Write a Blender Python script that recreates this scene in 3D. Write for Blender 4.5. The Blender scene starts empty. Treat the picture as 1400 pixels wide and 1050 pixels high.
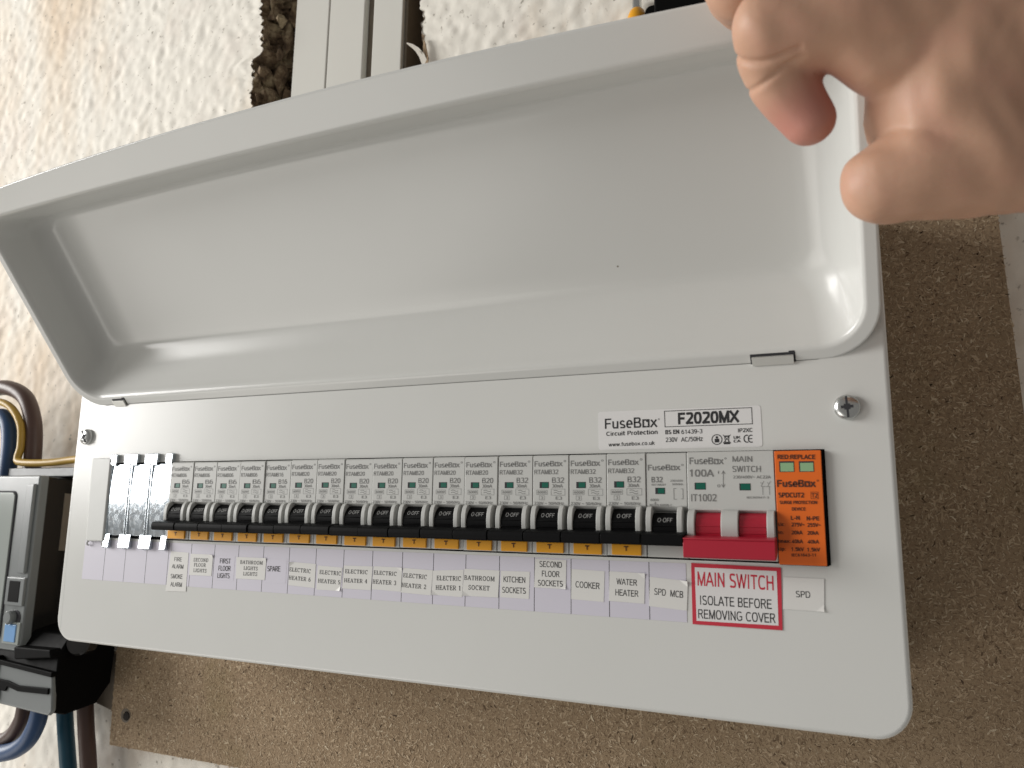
import bpy, bmesh, math, random
import numpy as np
from mathutils import Matrix, Vector

random.seed(7)
rng = np.random.default_rng(11)
scene = bpy.context.scene
col = scene.collection
MM = 0.001          # the scene is written in millimetres: X along the board, Y into the wall, Z up

# ------------------------------------------------------------------ camera
CAM_LOC = (0.438365, -0.327928, 0.045116)
CAM_AXES = ((0.9118607, 0.4102957, 0.0129392), (-0.05655, 0.1567745, -0.9860141), (-0.4065859, 0.8983759, 0.1661587))
cam = bpy.data.cameras.new('camera')
cam_o = bpy.data.objects.new('camera', cam); col.objects.link(cam_o)
r, d, f = (Vector(v) for v in CAM_AXES)
m3 = Matrix((r, -d, -f)).transposed()
cam_o.matrix_world = Matrix.Translation(CAM_LOC) @ m3.to_4x4()
cam.sensor_width = 36.0
cam.lens = 1027.32 / 1400 * 36
cam.clip_start = 0.01; cam.clip_end = 50
cam.dof.use_dof = True
cam.dof.focus_distance = 0.395
cam.dof.aperture_fstop = cam.lens / 1.6
scene.camera = cam_o

# ------------------------------------------------------------------ light: a tall window to the left, a dim room round it
world = bpy.data.worlds.new('World'); scene.world = world
world.use_nodes = True
bg = world.node_tree.nodes['Background']
bg.inputs[0].default_value = (1.0, 0.965, 0.915, 1)
bg.inputs[1].default_value = 0.25

def area(name, loc, target, sx, sy, watts, colour):
    l = bpy.data.lights.new(name, 'AREA'); l.shape = 'RECTANGLE'; l.size = sx; l.size_y = sy
    l.energy = watts; l.color = colour
    o = bpy.data.objects.new(name, l); col.objects.link(o)
    o.location = loc
    o.rotation_euler = (Vector(target) - Vector(loc)).to_track_quat('-Z', 'Y').to_euler()
    return o
area('window_light', (-2.75, -1.25, 0.78), (0.1, 0.0, 0.1), 1.9, 1.35, 112, (1.0, 0.982, 0.955))
area('bounce_fill', (-1.5, -1.5, -1.35), (0.1, 0.0, 0.1), 1.8, 1.4, 19, (1.0, 0.96, 0.90))  # added fill lamp standing in for floor bounce, lifts the lid's inside

scene.view_settings.view_transform = 'Standard'
scene.view_settings.look = 'None'
scene.view_settings.exposure = 0.0
scene.view_settings.gamma = 1.0

# ------------------------------------------------------------------ materials
def new_mat(name):
    m = bpy.data.materials.new(name); m.use_nodes = True
    nt = m.node_tree
    return m, nt, nt.nodes['Principled BSDF']

def coords(nt, scale=(1, 1, 1), rot=(0, 0, 0)):
    tc = nt.nodes.new('ShaderNodeTexCoord'); mp = nt.nodes.new('ShaderNodeMapping')
    mp.inputs['Scale'].default_value = scale; mp.inputs['Rotation'].default_value = rot
    nt.links.new(tc.outputs['Object'], mp.inputs['Vector'])
    return mp.outputs['Vector']

def noise(nt, vec, scale, detail=3, rough=0.5):
    n = nt.nodes.new('ShaderNodeTexNoise')
    n.inputs['Scale'].default_value = scale; n.inputs['Detail'].default_value = detail; n.inputs['Roughness'].default_value = rough
    nt.links.new(vec, n.inputs['Vector'])
    return n.outputs['Fac']

def ramp(nt, fac, stops):
    rp = nt.nodes.new('ShaderNodeValToRGB'); e = rp.color_ramp.elements
    while len(e) < len(stops): e.new(0.5)
    for el, (p, c) in zip(e, stops):
        el.position = p; el.color = (c, c, c, 1) if isinstance(c, (int, float)) else (*c, 1)
    nt.links.new(fac, rp.inputs['Fac'])
    return rp.outputs['Color']

def mix(nt, fac, a, b, mode='MIX'):
    n = nt.nodes.new('ShaderNodeMix'); n.data_type = 'RGBA'; n.blend_type = mode
    for sock, v in ((n.inputs[0], fac), (n.inputs[6], a), (n.inputs[7], b)):
        if isinstance(v, (int, float)): sock.default_value = v
        elif isinstance(v, tuple): sock.default_value = (*v, 1)
        else: nt.links.new(v, sock)
    return n.outputs[2]

def bump(nt, bsdf, height, strength, dist):
    b = nt.nodes.new('ShaderNodeBump'); b.inputs['Strength'].default_value = strength; b.inputs['Distance'].default_value = dist
    nt.links.new(height, b.inputs['Height']); nt.links.new(b.outputs['Normal'], bsdf.inputs['Normal'])

def plain(name, colour, rough=0.45, metal=0.0, vary=0.06, vscale=90, grain=0.0, gscale=900, spec=0.5):
    m, nt, b = new_mat(name)
    v = coords(nt)
    c2 = tuple(max(0, x * (1 - vary)) for x in colour)
    c = mix(nt, noise(nt, v, vscale, 4, 0.6), colour, c2)
    nt.links.new(c, b.inputs['Base Color'])
    b.inputs['Metallic'].default_value = metal
    b.inputs['Specular IOR Level'].default_value = spec
    rr = nt.nodes.new('ShaderNodeMapRange'); rr.inputs[3].default_value = rough * 0.85; rr.inputs[4].default_value = rough * 1.15
    nt.links.new(noise(nt, v, vscale * 2, 3), rr.inputs[0]); nt.links.new(rr.outputs[0], b.inputs['Roughness'])
    if grain: bump(nt, b, noise(nt, v, gscale, 3), grain, 0.0005)
    return m

def paint_mat():
    m, nt, b = new_mat('white_powder_coat')
    v = coords(nt)
    base = mix(nt, noise(nt, v, 14, 3), (0.662, 0.667, 0.645), (0.632, 0.637, 0.613))
    vo = nt.nodes.new('ShaderNodeTexVoronoi'); vo.inputs['Scale'].default_value = 38; nt.links.new(v, vo.inputs['Vector'])
    near = ramp(nt, vo.outputs['Distance'], [(0.010, 1.0), (0.024, 0.0)])
    pick = nt.nodes.new('ShaderNodeSeparateColor'); nt.links.new(vo.outputs['Color'], pick.inputs[0])
    some = ramp(nt, pick.outputs[0], [(0.80, 0.0), (0.81, 1.0)])
    speck = mix(nt, 1.0, near, some, 'MULTIPLY')
    nt.links.new(mix(nt, speck, base, (0.20, 0.17, 0.13)), b.inputs['Base Color'])
    rr = nt.nodes.new('ShaderNodeMapRange'); rr.inputs[3].default_value = 0.17; rr.inputs[4].default_value = 0.30
    nt.links.new(noise(nt, v, 22, 6, 0.7), rr.inputs[0]); nt.links.new(rr.outputs[0], b.inputs['Roughness'])
    bump(nt, b, noise(nt, v, 420, 2), 0.02, 0.0006)
    return m

def zinc_mat():
    m, nt, b = new_mat('zinc_plate')
    v = coords(nt)
    vo = nt.nodes.new('ShaderNodeTexVoronoi'); vo.inputs['Scale'].default_value = 420; nt.links.new(v, vo.inputs['Vector'])
    sp = nt.nodes.new('ShaderNodeSeparateColor'); nt.links.new(vo.outputs['Color'], sp.inputs[0])
    n1 = noise(nt, v, 160, 5, 0.7)
    nt.links.new(mix(nt, sp.outputs[0], (0.56, 0.62, 0.67), (0.72, 0.77, 0.81)), b.inputs['Base Color'])
    b.inputs['Metallic'].default_value = 1.0
    rr = nt.nodes.new('ShaderNodeMapRange'); rr.inputs[3].default_value = 0.10; rr.inputs[4].default_value = 0.25
    nt.links.new(mix(nt, 0.5, n1, sp.outputs[1]), rr.inputs[0]); nt.links.new(rr.outputs[0], b.inputs['Roughness'])
    bump(nt, b, mix(nt, 0.3, n1, vo.outputs['Distance']), 0.05, 0.0005)
    return m

def chip_mat():
    m, nt, b = new_mat('chipboard')
    v = coords(nt)
    base = mix(nt, ramp(nt, noise(nt, v, 9, 3), [(0.35, 0.0), (0.65, 1.0)]), (0.30, 0.215, 0.135), (0.34, 0.25, 0.16))
    out = mix(nt, ramp(nt, noise(nt, v, 700, 4, 0.7), [(0.36, 0.8), (0.5, 0.0)]), base, (0.17, 0.11, 0.065))
    out = mix(nt, ramp(nt, noise(nt, v, 14, 4, 0.6), [(0.58, 0.0), (0.75, 0.35)]), out, (0.20, 0.155, 0.06))
    nt.links.new(out, b.inputs['Base Color'])
    b.inputs['Roughness'].default_value = 0.75; b.inputs['Specular IOR Level'].default_value = 0.2
    bump(nt, b, out, 0.35, 0.0006)
    return m

def flake_mat():
    m, nt, b = new_mat('wood_flakes')
    g = nt.nodes.new('ShaderNodeNewGeometry'); v = coords(nt)
    c = ramp(nt, g.outputs['Random Per Island'], [(0.0, (0.035, 0.021, 0.012)), (0.03, (0.16, 0.105, 0.062)), (0.30, (0.40, 0.295, 0.19)), (0.75, (0.475, 0.36, 0.24)), (0.93, (0.55, 0.435, 0.30)), (1.0, (0.64, 0.54, 0.39))])
    c = mix(nt, ramp(nt, noise(nt, v, 14, 4, 0.6), [(0.55, 0.0), (0.75, 0.45)]), c, (0.21, 0.16, 0.065))
    c = mix(nt, ramp(nt, noise(nt, v, 6, 3), [(0.4, 0.0), (0.7, 0.35)]), c, (0.26, 0.18, 0.115))
    nt.links.new(c, b.inputs['Base Color'])
    b.inputs['Roughness'].default_value = 0.75; b.inputs['Specular IOR Level'].default_value = 0.2
    bump(nt, b, noise(nt, v, 1500, 3), 0.3, 0.0003)
    return m

def plaster_mat():
    m, nt, b = new_mat('painted_render')
    v = coords(nt)
    c = mix(nt, noise(nt, v, 120, 4), (0.93, 0.895, 0.815), (0.87, 0.83, 0.745))
    # brown seepage stains run down the left of the wall
    vs = coords(nt, (7, 7, 2.2))
    st = ramp(nt, noise(nt, vs, 1.0, 6, 0.62), [(0.47, 0.0), (0.70, 0.65)])
    c = mix(nt, st, c, (0.72, 0.50, 0.29))
    pk = ramp(nt, noise(nt, v, 16, 4, 0.6), [(0.52, 0.0), (0.75, 0.30)])
    c = mix(nt, pk, c, (0.66, 0.53, 0.47))
    pit = ramp(nt, noise(nt, v, 210, 3, 0.55), [(0.27, 0.8), (0.36, 0.0)])
    c = mix(nt, pit, c, (0.34, 0.31, 0.26))
    nt.links.new(c, b.inputs['Base Color'])
    b.inputs['Roughness'].default_value = 0.75; b.inputs['Specular IOR Level'].default_value = 0.3
    bump(nt, b, noise(nt, v, 650, 3, 0.6), 0.10, 0.0009)
    return m

def skin_mat():
    m, nt, b = new_mat('skin')
    v = coords(nt)
    c = mix(nt, noise(nt, v, 40, 5, 0.6), (0.55, 0.33, 0.225), (0.47, 0.27, 0.182))
    c = mix(nt, ramp(nt, noise(nt, v, 90, 4), [(0.5, 0.0), (0.8, 0.35)]), c, (0.55, 0.27, 0.205))
    # finger pads are pinker than the back of the hand
    tc = nt.nodes.new('ShaderNodeTexCoord')
    for p, rad in PINK:
        ds = nt.nodes.new('ShaderNodeVectorMath'); ds.operation = 'DISTANCE'
        ds.inputs[1].default_value = p; nt.links.new(tc.outputs['Object'], ds.inputs[0])
        c = mix(nt, ramp(nt, ds.outputs['Value'], [(rad * 0.4, 0.8), (rad, 0.0)]), c, (0.47, 0.17, 0.145))
    nt.links.new(c, b.inputs['Base Color'])
    b.inputs['Roughness'].default_value = 0.5; b.inputs['Specular IOR Level'].default_value = 0.4
    b.inputs['Subsurface Weight'].default_value = 0.12
    b.inputs['Subsurface Radius'].default_value = (0.004, 0.0015, 0.0008)
    b.inputs['Subsurface Scale'].default_value = 1.0
    bump(nt, b, noise(nt, v, 500, 4), 0.12, 0.0006)
    return m

def rubble_mat():
    m, nt, b = new_mat('broken_render')
    v = coords(nt)
    c = ramp(nt, noise(nt, v, 75, 6, 0.7), [(0.32, (0.03, 0.018, 0.010)), (0.48, (0.15, 0.10, 0.058)), (0.66, (0.42, 0.34, 0.22))])
    nt.links.new(c, b.inputs['Base Color']); b.inputs['Roughness'].default_value = 0.9
    bump(nt, b, noise(nt, v, 400, 5), 0.6, 0.001)
    return m

PINK = []
MAT = dict(
    paint=paint_mat(), zinc=zinc_mat(), chip=chip_mat(), flake=flake_mat(), plaster=plaster_mat(), rubble=rubble_mat(),
    body=plain('light_grey_plastic', (0.55, 0.555, 0.535), 0.42, vary=0.05, grain=0.05, gscale=1500),
    blank=plain('grey_blank_plastic', (0.59, 0.60, 0.58), 0.38, vary=0.05),
    black=plain('black_plastic', (0.006, 0.006, 0.0065), 0.5, vary=0.2, grain=0.06, spec=0.07),
    jet=plain('black_moulding', (0.004, 0.004, 0.004), 0.55, vary=0.2, spec=0.05),
    yellow=plain('amber_button', (0.88, 0.40, 0.012), 0.35, vary=0.12),
    red=plain('red_plastic', (0.43, 0.014, 0.036), 0.36, vary=0.10, vscale=60, grain=0.05),
    orange=plain('orange_plastic', (0.80, 0.150, 0.012), 0.42, vary=0.06),
    green=plain('green_flag', (0.0, 0.115, 0.075), 0.35, vary=0.1),
    pale_green=plain('pale_green_flag', (0.29, 0.48, 0.27), 0.3, vary=0.1),
    ink=plain('grey_print', (0.20, 0.20, 0.195), 0.6, vary=0.15),
    ink_dark=plain('black_print', (0.018, 0.018, 0.02), 0.6, vary=0.2),
    ink_white=plain('white_print', (0.42, 0.42, 0.41), 0.6),
    ink_red=plain('red_print', (0.56, 0.025, 0.05), 0.55, vary=0.08),
    ink_brown=plain('dark_orange_print', (0.08, 0.02, 0.006), 0.6),
    paper=plain('white_label', (0.72, 0.715, 0.69), 0.42, vary=0.04),
    gloss_paper=plain('white_vinyl', (0.74, 0.735, 0.73), 0.30, vary=0.03),
    lilac=plain('lilac_strip', (0.63, 0.61, 0.69), 0.45, vary=0.05),
    seam=plain('dark_gap', (0.03, 0.03, 0.035), 0.8),
    upvc=plain('white_upvc', (0.69, 0.68, 0.63), 0.35, vary=0.06, vscale=25),
    reveal=plain('brown_reveal', (0.20, 0.165, 0.125), 0.8, vary=0.4, vscale=40),
    hole_dark=plain('dark_cavity', (0.018, 0.013, 0.010), 0.9, vary=0.5, vscale=50),  # near-black: the dark of the cavity and screw hole put into colour
    meter=plain('meter_grey', (0.21, 0.225, 0.225), 0.24, vary=0.15, vscale=45),
    ledge=plain('meter_grey_shaded', (0.10, 0.11, 0.115), 0.35, vary=0.2),  # meter grey darkened for the cable shadows on the ledge
    smoke=plain('smoked_cover', (0.02, 0.019, 0.018), 0.12, vary=0.3, vscale=30),
    screen=plain('meter_screen', (0.34, 0.37, 0.35), 0.12, vary=0.10, vscale=30),
    blue_lens=plain('blue_lens', (0.22, 0.40, 0.68), 0.15, vary=0.2),
    c_brown=plain('brown_cable', (0.085, 0.045, 0.034), 0.42, vary=0.2),
    c_blue=plain('blue_cable', (0.020, 0.065, 0.17), 0.42, vary=0.15),
    c_teal=plain('teal_cable', (0.008, 0.085, 0.14), 0.42, vary=0.15),
    c_yellow=plain('yellow_cable', (0.50, 0.31, 0.045), 0.42, vary=0.25),
    steel=plain('screw_steel', (0.60, 0.61, 0.60), 0.26, metal=1.0, vary=0.1),
    hinge=plain('hinge_steel', (0.72, 0.72, 0.68), 0.3, metal=0.35, vary=0.08),
)

# ------------------------------------------------------------------ mesh builder (mm in, metres out)
class MB:
    def __init__(s): s.v = []; s.f = []; s.m = []
    def add(s, verts, faces, mi=0):
        k = len(s.v); s.v += [tuple(p) for p in verts]; s.f += [tuple(k + i for i in q) for q in faces]; s.m += [mi] * len(faces)
        return s
    def box(s, x0, x1, y0, y1, z0, z1, mi=0):
        return s.add([(x, y, z) for x in (x0, x1) for y in (y0, y1) for z in (z0, z1)],
                     [(0, 1, 3, 2), (4, 6, 7, 5), (0, 4, 5, 1), (2, 3, 7, 6), (0, 2, 6, 4), (1, 5, 7, 3)], mi)
    def prism_x(s, prof, x0, x1, mi=0):            # outline in (y, z) swept along x
        n = len(prof)
        vs = [(x0, y, z) for y, z in prof] + [(x1, y, z) for y, z in prof]
        fs = [tuple(range(n))[::-1], tuple(range(n, 2 * n))] + [(i, (i + 1) % n, n + (i + 1) % n, n + i) for i in range(n)]
        return s.add(vs, fs, mi)
    def prism_y(s, prof, y0, y1, mi=0):            # outline in (x, z) swept along y
        n = len(prof)
        vs = [(x, y0, z) for x, z in prof] + [(x, y1, z) for x, z in prof]
        fs = [tuple(range(n)), tuple(range(n, 2 * n))[::-1]] + [(i, n + i, n + (i + 1) % n, (i + 1) % n) for i in range(n)]
        return s.add(vs, fs, mi)
    def rings(s, rs, mi=0, cap0=False, cap1=False):
        n = len(rs[0]); vs = [p for q in rs for p in q]; fs = []
        for a in range(len(rs) - 1):
            fs += [(a * n + i, a * n + (i + 1) % n, (a + 1) * n + (i + 1) % n, (a + 1) * n + i) for i in range(n)]
        if cap0: fs.append(tuple(range(n))[::-1])
        if cap1: fs.append(tuple(range((len(rs) - 1) * n, len(rs) * n)))
        return s.add(vs, fs, mi)
    def lathe(s, prof, c, axis=(0, -1, 0), n=24, mi=0):       # prof: (radius, height along axis)
        ax = Vector(axis).normalized(); u = ax.orthogonal().normalized(); w = ax.cross(u)
        rs = [[tuple(Vector(c) + ax * h + (u * math.cos(t) + w * math.sin(t)) * rad) for t in (2 * math.pi * i / n for i in range(n))] for rad, h in prof]
        return s.rings(rs, mi, True, True)
    def tube(s, pts, rad, n=14, sub=6, mi=0):
        P = [Vector(p) for p in pts]; path = []
        for i in range(len(P) - 1):
            p0, p1, p2, p3 = P[max(i - 1, 0)], P[i], P[i + 1], P[min(i + 2, len(P) - 1)]
            for j in range(sub):
                t = j / sub
                path.append(0.5 * ((2 * p1) + (p2 - p0) * t + (2 * p0 - 5 * p1 + 4 * p2 - p3) * t * t + (3 * p1 - p0 - 3 * p2 + p3) * t ** 3))
        path.append(P[-1])
        rs = []; u = None
        for i, p in enumerate(path):
            t = (path[min(i + 1, len(path) - 1)] - path[max(i - 1, 0)]).normalized()
            u = (t.orthogonal() if u is None else u - t * u.dot(t)).normalized(); w = t.cross(u)
            rs.append([tuple(p + (u * math.cos(a) + w * math.sin(a)) * rad) for a in (2 * math.pi * k / n for k in range(n))])
        return s.rings(rs, mi, True, True)
    def quad(s, pts, mi=0): return s.add(pts, [tuple(range(len(pts)))], mi)
    def build(s, name, mats, parent=None, origin=None, bevel=0.0, smooth=True, angle=35, segs=2):
        me = bpy.data.meshes.new(name)
        o0 = Vector(origin if origin is not None else (parent_origin(parent)))
        me.from_pydata([((Vector(p) * MM) - o0)[:] for p in s.v], [], s.f)
        for mt in (mats if isinstance(mats, (list, tuple)) else [mats]): me.materials.append(MAT[mt])
        me.polygons.foreach_set('material_index', s.m)
        bm = bmesh.new(); bm.from_mesh(me)
        bmesh.ops.recalc_face_normals(bm, faces=bm.faces); bm.to_mesh(me); bm.free()
        if smooth:
            me.polygons.foreach_set('use_smooth', [True] * len(me.polygons))
            me.set_sharp_from_angle(angle=math.radians(angle))
        ob = bpy.data.objects.new(name, me); col.objects.link(ob)
        if parent is None: ob.location = o0
        else: ob.parent = parent
        if bevel:
            b = ob.modifiers.new('edge', 'BEVEL'); b.width = bevel * MM; b.segments = segs; b.limit_method = 'ANGLE'
            b.angle_limit = math.radians(40); b.harden_normals = True
        return ob

def parent_origin(p):
    o = Vector((0, 0, 0))
    while p is not None: o += p.location; p = p.parent
    return o

def thing(name, label, cat, loc=(0, 0, 0), group=None):
    o = bpy.data.objects.new(name, None); col.objects.link(o)
    o.location = Vector(loc) * MM; o.empty_display_size = 0.01
    tag(o, label, cat, group)
    return o

def tag(o, label=None, cat=None, group=None, kind=None):
    for k, v in (('label', label), ('category', cat), ('group', group), ('kind', kind)):
        if v: o[k] = v
    return o

def dup(root, loc, label, group):
    r = root.copy(); col.objects.link(r); r.location = Vector(loc) * MM; tag(r, label, None, group)
    for ch in root.children:
        c = ch.copy(); col.objects.link(c); c.parent = r
        for g in ch.children:
            e = g.copy(); col.objects.link(e); e.parent = c
    return r

# ------------------------------------------------------------------ lettering
_cache = {}
def stroke(pts, w, closed=False):
    P = [np.array(p, float) for p in pts]
    if closed: P.append(P[0])
    vs = []; fs = []
    for i, p in enumerate(P):
        if closed: a = P[i - 1] if i else P[-2]; b = P[i + 1] if i < len(P) - 1 else P[1]
        else: a = P[max(i - 1, 0)]; b = P[min(i + 1, len(P) - 1)]
        t1 = p - a; t2 = b - p
        t1 = t1 / (np.linalg.norm(t1) or 1); t2 = t2 / (np.linalg.norm(t2) or 1)
        t = t1 + t2; t = t / (np.linalg.norm(t) or 1)
        n = np.array([-t[1], t[0]]); k = max(0.5, abs(n @ np.array([-t2[1], t2[0]])) if np.linalg.norm(t2) else 1)
        vs += [p + n * w / 2 / k, p - n * w / 2 / k]
    fs = [(2 * i, 2 * i + 1, 2 * i + 3, 2 * i + 2) for i in range(len(P) - 1)]
    return vs, fs

def arc(cx, cy, rx, ry, a0, a1, n=10):
    return [(cx + rx * math.cos(math.radians(a0 + (a1 - a0) * i / n)), cy + ry * math.sin(math.radians(a0 + (a1 - a0) * i / n))) for i in range(n + 1)]

# a slab-serif alphabet as strokes (the typed labels): T thick, N thin
T_, N_ = 0.155, 0.085
def stem(x, y0=0, y1=1, w=T_, top=True, bot=True, s=0.13):
    q = [([(x, y0), (x, y1)], w)]
    e = 0.042
    if bot: q.append(([(x - s, y0 + e), (x + s, y0 + e)], N_))
    if top: q.append(([(x - s, y1 - e), (x + s, y1 - e)], N_))
    return q
E1 = 0.042
SERIF = {
    'E': (0.72, stem(.2) + [([(.2, 1 - E1), (.66, 1 - E1)], N_), ([(.64, 1), (.64, .74)], N_), ([(.2, .52), (.5, .52)], N_), ([(.5, .66), (.5, .38)], N_), ([(.2, E1), (.68, E1)], N_), ([(.66, 0), (.66, .28)], N_)]),
    'F': (0.68, stem(.2) + [([(.2, 1 - E1), (.64, 1 - E1)], N_), ([(.62, 1), (.62, .72)], N_), ([(.2, .5), (.48, .5)], N_), ([(.48, .64), (.48, .36)], N_)]),
    'L': (0.68, stem(.2) + [([(.2, E1), (.64, E1)], N_), ([(.62, 0), (.62, .32)], N_)]),
    'T': (0.74, stem(.37, top=False) + [([(.06, 1 - E1), (.68, 1 - E1)], N_), ([(.08, 1), (.08, .72)], N_), ([(.66, 1), (.66, .72)], N_)]),
    'I': (0.40, stem(.2)),
    'H': (0.86, stem(.2) + stem(.66) + [([(.2, .5), (.66, .5)], N_)]),
    'R': (0.82, stem(.2) + [([(.2, .96), (.45, .96)] + arc(.45, .73, .2, .23, 90, -90) + [(.2, .5)], N_ * 1.25), ([(.42, .5), (.66, .06)], T_ * .85), ([(.6, E1), (.8, E1)], N_)]),
    'B': (0.76, stem(.2) + [([(.2, .96), (.42, .96)] + arc(.42, .74, .18, .22, 90, -90) + [(.2, .52)], N_ * 1.3), ([(.2, .52), (.45, .52)] + arc(.45, .28, .21, .24, 90, -90) + [(.2, .04)], N_ * 1.3)]),
    'P': (0.74, stem(.2) + [([(.2, .96), (.44, .96)] + arc(.44, .72, .2, .24, 90, -90) + [(.2, .48)], N_ * 1.3)]),
    'D': (0.82, stem(.2) + [([(.2, .96), (.4, .96)] + arc(.4, .5, .3, .46, 90, -90) + [(.2, .04)], N_ * 1.4)]),
    'C': (0.78, [(arc(.42, .5, .32, .46, 48, 312, 16), T_ * .8), ([(.66, 1), (.66, .66)], N_)]),
    'G': (0.84, [(arc(.42, .5, .32, .46, 48, 330, 16), T_ * .8), ([(.66, 1), (.66, .68)], N_), ([(.68, .04), (.68, .42)], T_ * .9), ([(.52, .42), (.82, .42)], N_)]),
    'O': (0.84, [(arc(.42, .5, .32, .46, 0, 360, 22), T_ * .8)]),
    'S': (0.66, [(arc(.33, .73, .2, .23, 20, 270, 10) + arc(.33, .27, .22, .23, 90, -160, 10), T_ * .75), ([(.52, 1), (.52, .7)], N_), ([(.1, 0), (.1, .3)], N_)]),
    'A': (0.86, [([(.1, .04), (.41, .98)], N_), ([(.41, .98), (.72, .04)], T_), ([(.2, .34), (.6, .34)], N_), ([(0, E1), (.24, E1)], N_), ([(.58, E1), (.86, E1)], N_)]),
    'M': (1.0, stem(.16, w=N_) + stem(.82) + [([(.18, .98), (.47, .1)], T_), ([(.47, .1), (.8, .98)], N_)]),
    'N': (0.88, stem(.16, w=N_) + stem(.70, w=N_, bot=False) + [([(.16, .98), (.70, .02)], T_)]),
    'K': (0.84, stem(.2) + [([(.24, .42), (.64, .96)], N_), ([(.36, .56), (.68, .04)], T_ * .9), ([(.56, E1), (.82, E1)], N_), ([(.54, 1 - E1), (.76, 1 - E1)], N_)]),
    '1': (0.56, stem(.3, top=False) + [([(.3, .97), (.12, .80)], N_)]),
    '2': (0.64, [(arc(.32, .72, .2, .24, 170, -40, 10) + [(.1, .06)], N_ * 1.4), ([(.1, .06), (.56, .06)], N_ * 1.3), ([(.55, 0), (.55, .22)], N_)]),
    '3': (0.64, [(arc(.3, .74, .19, .22, 160, -80, 10), N_ * 1.5), (arc(.3, .27, .22, .24, 80, -160, 10), N_ * 1.5)]),
    '4': (0.66, stem(.44, top=False) + [([(.44, .98), (.06, .32)], N_), ([(.04, .32), (.62, .32)], N_)]),
    '5': (0.64, [([(.54, .95), (.16, .95), (.15, .54)], N_ * 1.3), (arc(.3, .31, .22, .27, 130, -150, 12), N_ * 1.5)]),
    '6': (0.66, [(arc(.34, .3, .22, .26, 0, 360, 16), N_ * 1.5), ([(.13, .36), (.16, .62), (.3, .86), (.5, .95)], N_ * 1.5)]),
    ' ': (0.42, []),
}
def serif_raw(txt):
    vs = []; fs = []; x = 0
    for ch in txt:
        w, strokes = SERIF[ch]
        for pts, t in strokes:
            v, f = stroke([(p[0] + x, p[1]) for p in pts], t)
            k = len(vs); vs += [tuple(q) for q in v]; fs += [tuple(k + i for i in q) for q in f]
        x += w + 0.06
    return np.array(vs), fs

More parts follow.
